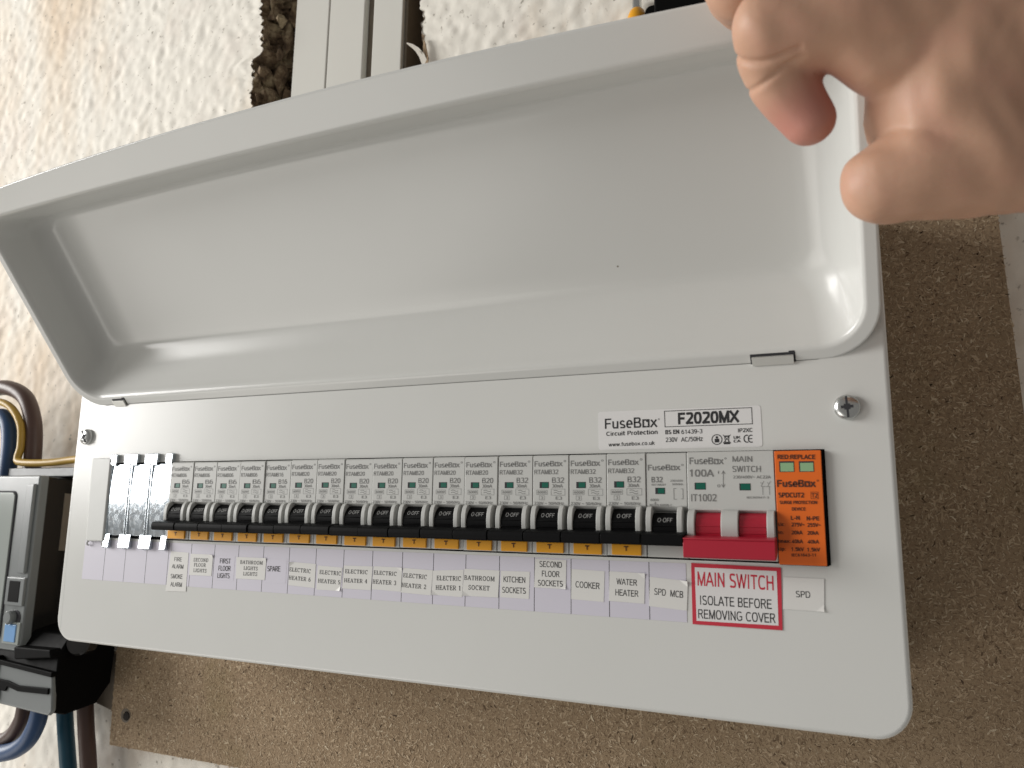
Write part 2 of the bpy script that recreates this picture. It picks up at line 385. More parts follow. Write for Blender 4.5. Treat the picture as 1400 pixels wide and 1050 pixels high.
# a plain grotesque alphabet as strokes (everything printed): each glyph is (advance, [polyline, ...])
def _o(cx, cy, rx, ry): return arc(cx, cy, rx, ry, 0, 360, 18)
SANS = {
    'A': (.70, [[(.02, 0), (.33, 1), (.37, 1), (.68, 0)], [(.15, .33), (.55, .33)]]),
    'B': (.68, [[(.09, 0), (.09, 1), (.36, 1)] + arc(.36, .76, .2, .24, 90, -90, 7) + [(.09, .52)], [(.30, .52), (.38, .52)] + arc(.38, .26, .23, .26, 90, -90, 7) + [(.09, 0)]]),
    'C': (.72, [arc(.40, .5, .32, .5, 40, 320, 16)]),
    'D': (.72, [[(.09, 0), (.09, 1), (.34, 1)] + arc(.34, .5, .31, .5, 90, -90, 12) + [(.09, 0)]]),
    'E': (.64, [[(.58, 1), (.09, 1), (.09, 0), (.60, 0)], [(.09, .52), (.54, .52)]]),
    'F': (.60, [[(.56, 1), (.09, 1), (.09, 0)], [(.09, .50), (.50, .50)]]),
    'G': (.76, [arc(.41, .5, .33, .5, 42, 325, 16) + [(.70, .20), (.70, .46), (.45, .46)]]),
    'H': (.72, [[(.09, 0), (.09, 1)], [(.63, 0), (.63, 1)], [(.09, .52), (.63, .52)]]),
    'I': (.28, [[(.14, 0), (.14, 1)]]),
    'K': (.68, [[(.09, 0), (.09, 1)], [(.60, 1), (.12, .42)], [(.27, .60), (.64, 0)]]),
    'L': (.56, [[(.09, 1), (.09, 0), (.52, 0)]]),
    'M': (.84, [[(.09, 0), (.09, 1)], [(.75, 0), (.75, 1)], [(.10, .97), (.42, .06)], [(.42, .06), (.74, .97)]]),
    'N': (.72, [[(.09, 0), (.09, 1)], [(.63, 0), (.63, 1)], [(.10, .97), (.62, .03)]]),
    'O': (.78, [_o(.39, .5, .32, .5)]),
    'P': (.66, [[(.09, 0), (.09, 1), (.36, 1)] + arc(.36, .73, .24, .27, 90, -90, 8) + [(.09, .46)]]),
    'R': (.70, [[(.09, 0), (.09, 1), (.38, 1)] + arc(.38, .75, .22, .25, 90, -90, 8) + [(.09, .50)], [(.38, .50), (.63, 0)]]),
    'S': (.66, [arc(.33, .75, .23, .25, 25, 270, 10) + arc(.33, .25, .26, .25, 90, -155, 10)]),
    'T': (.62, [[(.03, 1), (.59, 1)], [(.31, 1), (.31, 0)]]),
    'U': (.72, [[(.09, 1), (.09, .30)] + arc(.36, .30, .27, .30, 180, 360, 10) + [(.63, 1)]]),
    'V': (.66, [[(.03, 1), (.32, 0), (.34, 0), (.63, 1)]]),
    'W': (.94, [[(.03, 1), (.24, 0), (.26, 0), (.46, .96), (.48, .96), (.68, 0), (.70, 0), (.91, 1)]]),
    'X': (.66, [[(.04, 1), (.62, 0)], [(.62, 1), (.04, 0)]]),
    '0': (.62, [_o(.31, .5, .24, .5)]),
    '1': (.62, [[(.36, 0), (.36, 1)], [(.36, .98), (.14, .76)]]),
    '2': (.62, [arc(.31, .73, .23, .27, 165, -35, 9) + [(.08, .03)], [(.06, 0), (.56, 0)]]),
    '3': (.62, [arc(.30, .75, .22, .25, 150, -90, 9), arc(.30, .27, .25, .27, 88, -155, 10)]),
    '4': (.62, [[(.42, 0), (.42, 1), (.05, .28), (.58, .28)]]),
    '5': (.62, [[(.52, 1), (.14, 1), (.10, .52)], arc(.30, .32, .25, .32, 140, -150, 11)]),
    '6': (.62, [_o(.31, .31, .24, .31), [(.07, .36), (.09, .66), (.20, .92), (.36, 1), (.50, .90)]]),
    '7': (.62, [[(.06, 1), (.55, 1), (.24, 0)]]),
    '8': (.62, [_o(.31, .76, .20, .24), _o(.31, .27, .24, .27)]),
    '9': (.62, [_o(.31, .69, .24, .31), [(.55, .64), (.53, .34), (.42, .08), (.26, 0), (.12, .10)]]),
    'a': (.58, [arc(.29, .50, .2, .22, 160, 0, 7) + [(.49, 0)], _o(.27, .20, .2, .2)]),
    'b': (.60, [[(.09, 0), (.09, 1)], _o(.31, .36, .22, .36)]),
    'c': (.54, [arc(.30, .36, .23, .36, 45, 315, 12)]),
    'e': (.58, [[(.07, .38), (.51, .38)] + arc(.29, .36, .22, .36, 5, 310, 14)]),
    'f': (.34, [[(.14, 0), (.14, .84)] + arc(.28, .84, .14, .16, 180, 90, 4), [(.02, .70), (.30, .70)]]),
    'i': (.24, [[(.12, 0), (.12, .72)], [(.12, .90), (.12, 1.0)]]),
    'k': (.52, [[(.09, 0), (.09, 1)], [(.46, .72), (.12, .32)], [(.22, .44), (.50, 0)]]),
    'm': (.84, [[(.09, 0), (.09, .72)], [(.09, .45)] + arc(.25, .50, .16, .22, 170, 0, 6) + [(.41, 0)], [(.41, .45)] + arc(.58, .50, .17, .22, 170, 0, 6) + [(.75, 0)]]),
    'n': (.58, [[(.09, 0), (.09, .72)], [(.09, .42)] + arc(.29, .46, .20, .26, 170, 0, 7) + [(.49, 0)]]),
    'o': (.60, [_o(.30, .36, .23, .36)]),
    'p': (.60, [[(.09, -.26), (.09, .72)], _o(.31, .36, .22, .36)]),
    'r': (.36, [[(.09, 0), (.09, .72)], [(.09, .40)] + arc(.27, .44, .18, .27, 170, 80, 4)]),
    's': (.52, [arc(.26, .54, .17, .18, 25, 270, 8) + arc(.26, .18, .20, .18, 90, -155, 8)]),
    't': (.34, [[(.14, .95), (.14, .14)] + arc(.26, .14, .12, .14, 180, 290, 4), [(.02, .70), (.31, .70)]]),
    'u': (.58, [[(.09, .72), (.09, .26)] + arc(.29, .26, .20, .26, 180, 360, 7), [(.49, .72), (.49, 0)]]),
    'w': (.80, [[(.03, .72), (.21, 0), (.23, 0), (.39, .68), (.41, .68), (.57, 0), (.59, 0), (.77, .72)]]),
    'x': (.54, [[(.04, .72), (.50, 0)], [(.50, .72), (.04, 0)]]),
    'z': (.52, [[(.06, .72), (.46, .72), (.06, 0), (.48, 0)]]),
    # the wordmark's square o, open at two corners
    '#': (.66, [[(.34, .72), (.09, .72), (.09, 0), (.30, 0)], [(.42, 0), (.57, 0), (.57, .72), (.44, .72)], [(.44, .72), (.44, .52)]]),
    ':': (.26, [[(.13, 0), (.13, .13)], [(.13, .55), (.13, .68)]]),
    '.': (.26, [[(.13, 0), (.13, .13)]]),
    '-': (.40, [[(.06, .40), (.34, .40)]]),
    '/': (.36, [[(.02, -.03), (.34, 1.03)]]),
    '~': (.62, [[(.06, .42), (.14, .52), (.24, .54), (.38, .42), (.48, .41), (.56, .52)]]),
    '·': (.28, [[(.08, .46), (.20, .46)]]),
    ' ': (.30, []),
}
THICK = {'t': 0.09, 's': 0.125, 'm': 0.14, 'b': 0.165, 'B': 0.205}
def sans_raw(txt, font):
    w = THICK[font]; vs = []; fs = []; lv = []; x = 0; k_ = 0
    for ch in txt:
        adv, strokes = SANS[ch]
        for pts in strokes:
            # the stroke keeps inside the cap height
            P = [(p[0] + x, min(max(p[1], w / 2), 1 - w / 2) if p[1] >= 0 and p[1] <= 1 else p[1]) for p in pts]
            Q = [P[0]] + [p for a, p in zip(P, P[1:]) if abs(a[0] - p[0]) + abs(a[1] - p[1]) > 1e-6]
            if len(Q) < 2: continue
            if abs(Q[0][0] - Q[-1][0]) < 1e-6 and abs(Q[0][1] - Q[-1][1]) < 1e-6 and len(Q) > 6: v, f = stroke(Q[:-1], w, True)
            else:
                # ends of upright strokes reach the line they stand on
                for i, j in ((0, 1), (-1, -2)):
                    a, b_ = np.array(Q[i]), np.array(Q[j]); d_ = a - b_
                    if abs(d_[1]) > abs(d_[0]) * .3 and (abs(a[1] - w / 2) < 1e-6 or abs(a[1] - 1 + w / 2) < 1e-6): Q[i] = tuple(a + d_ / np.linalg.norm(d_) * w / 2)
                    elif abs(d_[1]) < 1e-6: Q[i] = tuple(a + d_ / np.linalg.norm(d_) * w * .3)
                v, f = stroke(Q, w)
            k = len(vs); vs += [tuple(q) for q in v]; fs += [tuple(k + i for i in q) for q in f]
            k_ += 1
        x += adv + .05 + w * .25
    return np.array(vs), fs

def glyphs(txt, font):
    """outline of a line of text: x from 0 to 1, cap height 1 centred on 0"""
    key = (txt, font)
    if key not in _cache:
        if txt == '*':                               # the small ring of a registered mark
            v, f = stroke(arc(.5, .5, .42, .42, 0, 345, 12), .2, True); v = np.array(v)
        else: v, f = serif_raw(txt) if font == 'r' else sans_raw(txt.replace('FuseBox', 'FuseB#x').replace('FuseB@', 'FuseB#x'), font)
        v[:, 1] -= 0.5; v[:, 0] = (v[:, 0] - v[:, 0].min()) / np.ptp(v[:, 0])
        _cache[key] = (v, f)
    return _cache[key]

def write(mb, txt, font, A, B, h, y, mi=0):
    """set a line of text between A and B (mm, on the plane y), cap height h"""
    v, f = glyphs(txt, font)
    A = np.array(A); B = np.array(B); t = B - A; n = np.array([-t[1], t[0]]) / np.linalg.norm(t)
    p = A + np.outer(v[:, 0], t) + np.outer(v[:, 1] * h, n)
    yy = np.full(len(p), y)
    # strokes of one letter overlap: each sits a hair above the one before
    lv = np.zeros(len(p)); last = -1; n_ = 0
    for q in f:
        if min(q) > last: n_ += 1
        last = max(last, max(q)); lv[list(q)] = n_ % 12
    yy = yy - 0.004 * lv
    return mb.add([(a, b_, c) for (a, c), b_ in zip(p, yy)], f, mi)

def flat_stroke(mb, pts, w, y, mi=0, closed=False):
    v, f = stroke(pts, w, closed)
    return mb.add([(p[0], y, p[1]) for p in v], f, mi)

def rrect(x0, x1, z0, z1, r, n=6):
    out = []
    for cx, cz, a in ((x1 - r, z0 + r, -90), (x1 - r, z1 - r, 0), (x0 + r, z1 - r, 90), (x0 + r, z0 + r, 180)):
        out += arc(cx, cz, r, r, a, a + 90, n)
    return out

# ------------------------------------------------------------------ measured positions (mm on the unit: x, z)
STICKERS = [('paper label reading FIRE ALARM SMOKE ALARM', 'paper', [(73.07, 19.18), (87.01, 18.82), (87.24, -2.97), (71.38, -3.42)], [('FIRE', 's', (76.28, 14.84), (82.08, 14.81), 2.32), ('ALARM', 's', (74.79, 10.79), (83.82, 10.78), 2.32), ('SMOKE', 's', (74.54, 5.17), (83.78, 5.2), 2.47), ('ALARM', 's', (74.85, 0.65), (83.85, 0.72), 2.46)]), ('paper label reading SECOND FLOOR LIGHTS in serif print', 'paper', [(88.79, 18.31), (105.94, 18.33), (105.75, 6.57), (88.77, 6.44)], [('SECOND', 'r', (91.42, 15.08), (102.63, 15.1), 2.03), ('FLOOR', 'r', (92.08, 12.29), (101.04, 12.33), 2.03), ('LIGHTS', 'r', (91.97, 9.2), (101.82, 9.28), 2.03)]), ('clear label reading FIRST FLOOR LIGHTS', 'lilac', [(107.5, 18.14), (122.22, 18.42), (122.18, 4.65), (107.29, 4.49)], [('FIRST', 's', (111.31, 15.17), (119.1, 15.26), 2.72), ('FLOOR', 's', (110.64, 11.15), (119.49, 11.29), 2.71), ('LIGHTS', 's', (110.29, 7.14), (119.14, 7.31), 2.7)]), ('paper label reading BATHROOM LIGHTS in serif print', 'paper', [(123.35, 17.75), (144.65, 17.9), (144.43, 6.27), (123.85, 6.07)], [('BATHROOM', 'r', (126.37, 15.12), (142.22, 15.2), 1.96), ('LIGHTS', 'r', (129.15, 11.98), (139.05, 12.06), 1.96), ('LIGHTS', 'r', (129.12, 8.99), (139.0, 9.11), 1.95)]), ('clear label reading SPARE', 'lilac', [(145.28, 17.69), (158.76, 18.03), (158.8, 5.07), (144.77, 4.75)], [('SPARE', 's', (145.74, 12.36), (154.61, 12.57), 2.77)]), ('paper label reading ELECTRIC HEATER 6', 'paper', [(160.86, 16.58), (178.2, 16.12), (178.11, 3.8), (160.82, 4.41)], [('ELECTRIC', 'r', (160.91, 12.7), (175.07, 12.23), 2.12), ('HEATER 6', 'r', (160.91, 8.38), (175.33, 7.96), 2.11)]), ('paper label reading ELECTRIC HEATER 5', 'paper', [(179.68, 15.43), (195.17, 14.96), (194.51, 3.2), (179.39, 3.13)], [('ELECTRIC', 'r', (180.9, 12.16), (194.48, 11.94), 2.07), ('HEATER 5', 'r', (180.21, 7.68), (194.24, 7.52), 2.06)]), ('paper label reading ELECTRIC HEATER 4', 'paper', [(196.2, 16.1), (213.89, 16.31), (213.36, 4.57), (195.8, 4.58)], [('ELECTRIC', 'r', (197.2, 13.27), (210.94, 13.31), 2.04), ('HEATER 4', 'r', (196.83, 8.72), (210.91, 8.82), 2.03)]), ('paper label reading ELECTRIC HEATER 3', 'paper', [(214.5, 16.48), (231.46, 16.47), (231.11, 4.82), (213.86, 5.1)], [('ELECTRIC', 'r', (214.71, 13.41), (228.22, 13.26), 1.99), ('HEATER 3', 'r', (214.28, 8.95), (228.2, 8.86), 2.13)]), ('paper label reading ELECTRIC HEATER 2', 'paper', [(232.14, 16.36), (249.06, 15.95), (248.25, 4.02), (231.3, 4.47)], [('ELECTRIC', 'r', (232.29, 12.91), (245.72, 12.53), 2.09), ('HEATER 2', 'r', (231.56, 8.17), (245.48, 7.85), 2.09)]), ('paper label reading ELECTRIC HEATER 1', 'paper', [(249.06, 15.81), (265.95, 16.88), (265.35, 4.17), (248.64, 4.39)], [('ELECTRIC', 'r', (251.27, 12.41), (264.52, 12.7), 2.19), ('HEATER 1', 'r', (250.89, 7.91), (264.37, 8.28), 2.19)]), ('paper label reading BATHROOM SOCKET', 'paper', [(266.33, 17.38), (284.9, 17.36), (284.36, 5.05), (265.48, 4.85)], [('BATHROOM', 'r', (266.44, 13.32), (282.4, 13.36), 2.15), ('SOCKET', 'r', (268.79, 8.92), (279.85, 9.0), 2.15)]), ('paper label reading KITCHEN SOCKETS', 'paper', [(285.66, 17.26), (300.31, 17.5), (299.92, 5.29), (285.49, 5.32)], [('KITCHEN', 's', (287.08, 13.57), (298.08, 13.63), 2.64), ('SOCKETS', 's', (286.48, 8.73), (298.35, 8.85), 2.62)]), ('paper label reading SECOND FLOOR SOCKETS stuck higher than its neighbours', 'paper', [(303.02, 23.39), (318.19, 23.43), (317.92, 10.6), (302.55, 10.63)], [('SECOND', 's', (305.15, 21.22), (316.01, 21.17), 2.6), ('FLOOR', 's', (306.33, 16.98), (314.89, 16.99), 2.59), ('SOCKETS', 's', (304.42, 12.81), (316.52, 12.88), 2.57)]), ('paper label reading COOKER', 'paper', [(320.65, 19.59), (336.12, 19.27), (335.62, 6.09), (320.48, 6.47)], [('COOKER', 's', (322.55, 13.03), (333.75, 12.78), 2.71)]), ('paper label reading WATER HEATER', 'paper', [(338.35, 19.37), (354.25, 19.19), (353.73, 6.44), (338.0, 6.74)], [('WATER', 's', (341.48, 15.22), (350.65, 15.05), 2.57), ('HEATER', 's', (340.96, 10.58), (351.2, 10.45), 2.64)]), ('paper label reading SPD MCB with a lifted corner', 'paper', [(356.36, 17.82), (372.55, 16.79), (371.8, 4.71), (355.76, 5.63)], [('SPD  MCB', 's', (358.18, 11.88), (370.4, 11.14), 2.72)]), ('white warning label with red border reading MAIN SWITCH', 'warning', [(374.11, 24.32), (409.96, 23.88), (409.45, -0.38), (374.07, -0.5)], [('MAIN SWITCH', 's', (376.56, 18.06), (406.85, 17.68), 5.72), ('ISOLATE BEFORE', 's', (377.44, 9.43), (405.75, 9.4), 3.73), ('REMOVING COVER', 's', (376.51, 3.85), (406.95, 4.03), 3.7)]), ('paper label reading SPD', 'paper', [(410.72, 20.24), (425.87, 20.23), (425.22, 7.7), (409.96, 7.81)], [('SPD', 's', (415.1, 13.92), (420.39, 13.9), 2.46)])]
PRODUCT = {'corners': [(333.53, 90.24), (404.66, 90.14), (404.76, 72.46), (333.74, 72.81)], 'lines': [('FuseBox', 'm', (336.72, 84.63), (360.9, 84.72), 4.66), ('*', 's', (361.17, 85.86), (361.95, 85.86), 0.72), ('Circuit Protection', 'b', (337.33, 80.03), (360.87, 80.25), 1.89), ('www.fusebox.co.uk', 'm', (338.37, 75.12), (359.51, 75.43), 1.7), ('F2020MX', 'B', (369.99, 85.78), (395.96, 85.84), 5.18), ('BS EN', 'B', (364.3, 79.98), (370.44, 80.04), 1.85), ('61439-3', 'm', (371.32, 79.89), (380.31, 79.97), 1.82), ('230V', 'm', (364.35, 76.59), (369.59, 76.66), 1.96), ('AC/50Hz', 'm', (371.07, 76.56), (380.45, 76.69), 1.94), ('IP2XC', 'b', (395.19, 79.78), (401.09, 79.84), 1.67), ('UK', 'B', (393.25, 76.85), (396.14, 76.89), 1.14), ('CA', 'B', (393.2, 75.29), (396.19, 75.34), 1.15)], 'box': [(364.08, 89.27), (401.07, 89.27), (401.13, 82.41), (364.23, 82.33)], 'o': [(354.56, 85.7), (357.26, 85.78), (357.28, 83.11), (354.64, 83.01)], 'icons': {'c': (386.37, 76.17), 'cr': (388.12, 76.18), 'bin': (390.49, 76.24), 'binr': (391.89, 76.2), 'bar0': (389.14, 74.42), 'bar1': (391.83, 74.47), 'ce': (398.65, 76.19), 'ce2': (400.4, 76.14), 'cer': (401.28, 76.17)}}
MS_TEXT = [('FuseBox', 'b', (375.07, 67.08), (389.31, 66.87), 2.86), ('*', 'm', (389.66, 67.89), (390.5, 67.87), 0.78), ('100A', 'b', (374.93, 61.89), (385.14, 61.8), 3.01), ('MAIN', 'm', (392.86, 67.6), (400.85, 67.47), 2.33), ('SWITCH', 'm', (392.72, 63.45), (404.03, 63.33), 2.48), ('230/400V~ AC22A', 'm', (392.9, 60.1), (407.79, 60.01), 1.15), ('IT1002', 'm', (375.37, 51.5), (385.82, 51.55), 2.97), ('I', 'm', (386.85, 62.1), (387.16, 62.1), 1.26), ('O', 'm', (386.36, 56.46), (387.59, 56.46), 1.1), ('IEC60947-3', 'm', (398.09, 51.69), (406.71, 51.73), 0.76)]
MS_GEO = {'win': [[(376.96, 57.82), (381.59, 54.9)], [(395.31, 57.45), (399.76, 54.6)]], 'arrow': [(389.02, 62.71), (388.8, 55.84)], 'diag': [(403.17, 58.35), (406.9, 52.79)], 'tog': [[(376.69, 47.66), (386.54, 33.46)], [(394.71, 47.22), (404.63, 33.08)]]}
SPD_TEXT = [('RED:REPLACE', 'B', (410.76, 68.16), (425.1, 67.91), 1.82), ('FuseBox', 'B', (410.08, 57.41), (424.78, 57.37), 2.85), ('*', 'B', (425.11, 58.49), (425.88, 58.48), 0.75), ('SPDCUT2', 'B', (410.45, 52.73), (420.14, 52.76), 1.95), ('T2', 'b', (423.0, 52.62), (425.09, 52.63), 1.77), ('SURGE PROTECTION', 'B', (410.83, 49.79), (424.88, 49.9), 1.27), ('DEVICE', 'B', (415.29, 47.22), (420.44, 47.27), 1.26), ('L-N', 'B', (414.77, 43.71), (418.16, 43.77), 1.63), ('N-PE', 'B', (420.61, 43.58), (425.33, 43.66), 1.62), ('Uc:', 'B', (409.94, 41.03), (412.59, 41.08), 1.27), ('275V~', 'B', (414.86, 41.05), (419.79, 41.14), 1.47), ('255V~', 'B', (420.76, 41.01), (425.75, 41.11), 1.46), ('In:', 'B', (409.81, 37.9), (411.88, 37.95), 1.27), ('20kA', 'B', (414.72, 37.94), (418.94, 38.04), 1.48), ('20kA', 'B', (420.61, 37.93), (424.83, 38.03), 1.46), ('Imax:', 'B', (409.65, 34.41), (414.28, 34.54), 1.26), ('40kA', 'B', (414.56, 34.48), (418.92, 34.6), 1.47), ('40kA', 'B', (420.44, 34.5), (424.8, 34.62), 1.46), ('Up:', 'B', (409.52, 31.31), (412.3, 31.4), 1.25), ('1.5kV', 'B', (414.42, 31.39), (419.12, 31.54), 1.46), ('1.5kV', 'B', (420.29, 31.43), (425.05, 31.59), 1.45), ('IEC61643-11', 'b', (414.38, 29.12), (423.37, 29.44), 1.1)]
SPD_GEO = {'win': [[(411.47, 66.15), (416.76, 62.22)], [(419.01, 66.05), (424.18, 62.22)]], 't2': [(422.72, 53.96), (425.37, 51.3)], 'face': [(409.26, 70.64), (426.83, 70.44), (426.26, 25.95), (408.99, 25.7)]}
HAND = {'wrist2': ((592.3, -33.9, 186.3), 32.9), 'wrist': ((538.9, -60.6, 181.6), 32.4), 'palm': ((500.9, -79.7, 179.8), 32.1), 'palm2': ((481.0, -87.4, 185.0), 27.0), 'web': ((469.7, -88.5, 163.6), 22.5), 'imcp': ((469.7, -99.8, 188.3), 20.0), 'imid': ((444.7, -112.8, 185.2), 14.6), 'ipip': ((423.8, -119.6, 183.3), 10.5), 'imd': ((423.1, -111.4, 178.8), 10.0), 'idip': ((425.1, -106.2, 174.2), 9.9), 'itip': ((432.2, -99.9, 163.3), 8.2), 'mmcp': ((480.3, -88.6, 213.5), 22.0), 'mmid': ((443.8, -105.9, 206.2), 13.5), 'mpip': ((415.7, -113.9, 204.5), 11.5), 'mdip': ((412.7, -90.9, 217.4), 10.3), 'mtip': ((416.5, -72.0, 220.7), 9.4), 'rmcp': ((493.0, -77.9, 235.4), 21.6), 'rpip': ((423.7, -102.0, 232.3), 11.7), 'rdip': ((417.4, -82.4, 243.1), 10.7), 'rtip': ((423.2, -65.7, 245.1), 9.6), 'pmcp': ((506.4, -66.7, 255.9), 20.0), 'ppip': ((441.7, -89.0, 254.3), 10.6), 'pdip': ((434.5, -73.9, 263.0), 9.8), 'ptip': ((438.8, -58.9, 264.9), 8.7), 'fill': ((451.5, -106.0, 177.1), 12.2), 'tcmc': ((501.4, -74.8, 154.9), 19.7), 'tmcp': ((476.4, -87.2, 148.6), 18.2), 'tip1': ((460.8, -91.4, 145.1), 14.6), 'ttip': ((451.1, -92.9, 141.6), 11.9)}

# ------------------------------------------------------------------ the wall, with a hole broken through it
def fft_noise(nx, ny, step, lo, hi, seed):
    g = np.random.default_rng(seed).standard_normal((nx, ny))
    fx = np.fft.fftfreq(nx, step)[:, None]; fy = np.fft.fftfreq(ny, step)[None, :]
    k = np.sqrt(fx ** 2 + fy ** 2)
    flt = np.exp(-(k * lo) ** 2) * (1 - np.exp(-(k * hi) ** 2))
    q = np.fft.ifft2(np.fft.fft2(g) * flt).real
    return q / q.std()

WALL_Y = 118.0
STEP = 1.3
xs = np.arange(-480, 640, STEP); zs = np.arange(-260, 650, STEP)
XX, ZZ = np.meshgrid(xs, zs, indexing='ij')
h1 = fft_noise(len(xs), len(zs), STEP, 0.95, 2.6, 1); h2 = fft_noise(len(xs), len(zs), STEP, 12, 60, 2)
stip = np.clip(h1, -1.5, 2.2)
YY = WALL_Y - 0.06 * stip - 0.25 * h2
edge_z = [200, 378, 392, 407, 416, 424, 428, 445, 459, 481, 520, 720]
edge_l = [-10, -10.3, -11, -10.5, -12, -12.6, -3.5, -3.6, -5.4, -8, -6, -9]
edge_r = [164, 164.5, 160, 157, 157, 156, 155, 156, 156, 156, 155, 156]
jag = np.stack([fft_noise(1, len(zs), STEP, 4.5, 25, 5)[0], fft_noise(1, len(zs), STEP, 4.5, 25, 6)[0]])
el = np.interp(zs, edge_z, edge_l) + 1.1 * jag[0]; er = np.interp(zs, edge_z, edge_r) + 0.9 * jag[1]
nx, ny = len(xs), len(zs)
i0 = int(round((-8 - xs[0]) / STEP)); i1 = int(round((157 - xs[0]) / STEP))
XX = XX + (el - xs[i0])[None, :] * np.exp(-((xs - xs[i0]) / 26) ** 2)[:, None] + (er - xs[i1])[None, :] * np.exp(-((xs - xs[i1]) / 26) ** 2)[:, None]
hole = (np.arange(nx)[:, None] >= i0) & (np.arange(nx)[:, None] < i1) & (ZZ > 250)
idx = np.arange(nx * ny).reshape(nx, ny)
keep = ~hole[:-1, :-1]
quads = np.stack([idx[:-1, :-1], idx[1:, :-1], idx[1:, 1:], idx[:-1, 1:]], -1)[keep]
co = np.stack([XX, YY, ZZ], -1).reshape(-1, 3)
used = np.unique(quads); remap = np.full(nx * ny, -1); remap[used] = np.arange(len(used))
me = bpy.data.meshes.new('wall')
me.vertices.add(len(used)); me.vertices.foreach_set('co', (co[used] * MM).astype(np.float32).ravel())
nq = len(quads)
me.loops.add(nq * 4); me.loops.foreach_set('vertex_index', remap[quads].astype(np.int32).ravel())
me.polygons.add(nq); me.polygons.foreach_set('loop_start', np.arange(0, nq * 4, 4, dtype=np.int32))
me.polygons.foreach_set('use_smooth', np.ones(nq, dtype=bool))
me.update(calc_edges=True); me.materials.append(MAT['plaster'])
wall = bpy.data.objects.new('wall', me); col.objects.link(wall); tag(wall, kind='structure')

# the plain wall beyond, a hair behind the modelled stretch
m = MB()
for x0, x1, z0, z1 in ((-1600, -478, -1100, 1400), (638, 1700, -1100, 1400), (-478, 638, -1100, -258), (-478, -40, 648, 1400), (200, 638, 648, 1400)):
    m.quad([(x0, 118.6, z0), (x1, 118.6, z0), (x1, 118.6, z1), (x0, 118.6, z1)])
tag(m.build('wall', 'plaster', None), kind='structure')

# the torn thickness of the render, left and right of the hole, and masonry behind, near-black for the cavity's shade
def torn(side, e, seed):
    mb = MB(); nyy = 14; js = [j for j in range(ny) if 250 < zs[j] < 640][::2]
    q = fft_noise(nyy, len(js), 2.2, 3, 14, seed); q2 = fft_noise(nyy, len(js), 2.2, 9, 40, seed + 1)
    vs = []; fs = []
    for a in range(nyy):
        for b, j in enumerate(js):
            t = a / (nyy - 1)
            inw = (1.8 * abs(q[a, b]) + 2.6 * max(q2[a, b], -0.6)) * min(1, t * 5) + (5.0 * t * (1 if side > 0 else 0.2))
            vs.append((e[j] + side * inw + (-side) * 0.4, WALL_Y - 0.3 + t * 44 + 1.5 * q2[a, b] * min(1, t * 4), zs[j] + 1.2 * q[a, b] * t))
    m = len(js)
    fs = [(a * m + b, (a + 1) * m + b, (a + 1) * m + b + 1, a * m + b + 1) for a in range(nyy - 1) for b in range(m - 1)]
    return mb.add(vs, fs)
torn(1, el, 21).build('broken_edge', 'rubble', wall, smooth=False)
torn(-1, er, 31).build('broken_edge', 'rubble', wall, smooth=False)
cv = MB(); cv.box(-40, 200, 163, 168, 240, 700); cv.build('cavity_back', 'hole_dark', wall)
def chunk(c, s, seed):
    q = np.random.default_rng(seed); bm = bmesh.new(); bmesh.ops.create_icosphere(bm, subdivisions=2 if seed % 2 else 1, radius=1)
    mb = MB(); vs = []
    ph = q.uniform(0, 6, 6)
    for v in bm.verts:
        n = v.co; k = 1 + .22 * math.sin(3 * n.x + ph[0]) + .22 * math.sin(4 * n.y + ph[1]) + .2 * math.sin(5 * n.z + ph[2]) + q.uniform(-.28, .28)
        vs.append((c[0] + n.x * s[0] * k, c[1] + n.y * s[1] * k, c[2] + n.z * s[2] * k))
    mb.add(vs, [tuple(v.index for v in f_.verts) for f_ in bm.faces]); bm.free()
    return mb
for i, (c, s) in enumerate([((-2, 130, 470), (5, 8, 12)), ((5, 138, 452), (4.5, 6, 16)), ((-5, 132, 440), (5, 8, 10)), ((-8, 128, 414), (6, 8, 9)), ((0, 140, 418), (7, 8, 12)),
                            ((-6, 130, 396), (5, 7, 10)), ((4, 146, 400), (6, 7, 9)), ((-3, 134, 382), (5, 8, 8)), ((12, 140, 474), (5, 6, 12)), ((7, 150, 388), (5, 6, 8)), ((3, 121, 478), (2.2, 3, 9)), ((-1, 120.5, 446), (1.8, 3, 8)), ((-7, 121, 408), (2.0, 3, 7)), ((9, 127, 462), (3, 4, 7)), ((-7, 121, 390), (1.6, 3, 5)), ((6, 130, 432), (3, 4, 6))]):
    chunk(c, s, 50 + i).build('plaster_chunk', 'rubble', wall, smooth=False)
# a curl of torn paper and a shred of lining at the right edge of the hole
fl = MB()
c_pts = [(150.5, 108, 391.5), (154, 109.5, 389.5), (157.5, 111.5, 386.5), (160.5, 113, 382), (162.5, 115, 376), (163.5, 117, 366)]
fl.rings([[(x - w, y, z - w * .6), (x + w, y - .3, z + w * .6), (x + w, y + .6, z + w * .6), (x - w, y + .9, z - w * .6)] for (x, y, z), w in zip(c_pts, (.35, 1.1, 1.5, 1.9, 2.2, 2.5))], 0, True, True)
fl.build('torn_flake', 'plaster', wall)
fl = MB()
fl.rings([[(x - w, y, z), (x + w, y - 1, z), (x + w, y, z), (x - w, y + 1, z)] for (x, y, z, w) in ((160.5, 116, 397, .3), (162, 114.5, 390, 1.4), (163.3, 115, 380, 2.2), (164, 116, 362, 2.6))], 0, True, True)
fl.build('torn_flake', 'chip', wall)

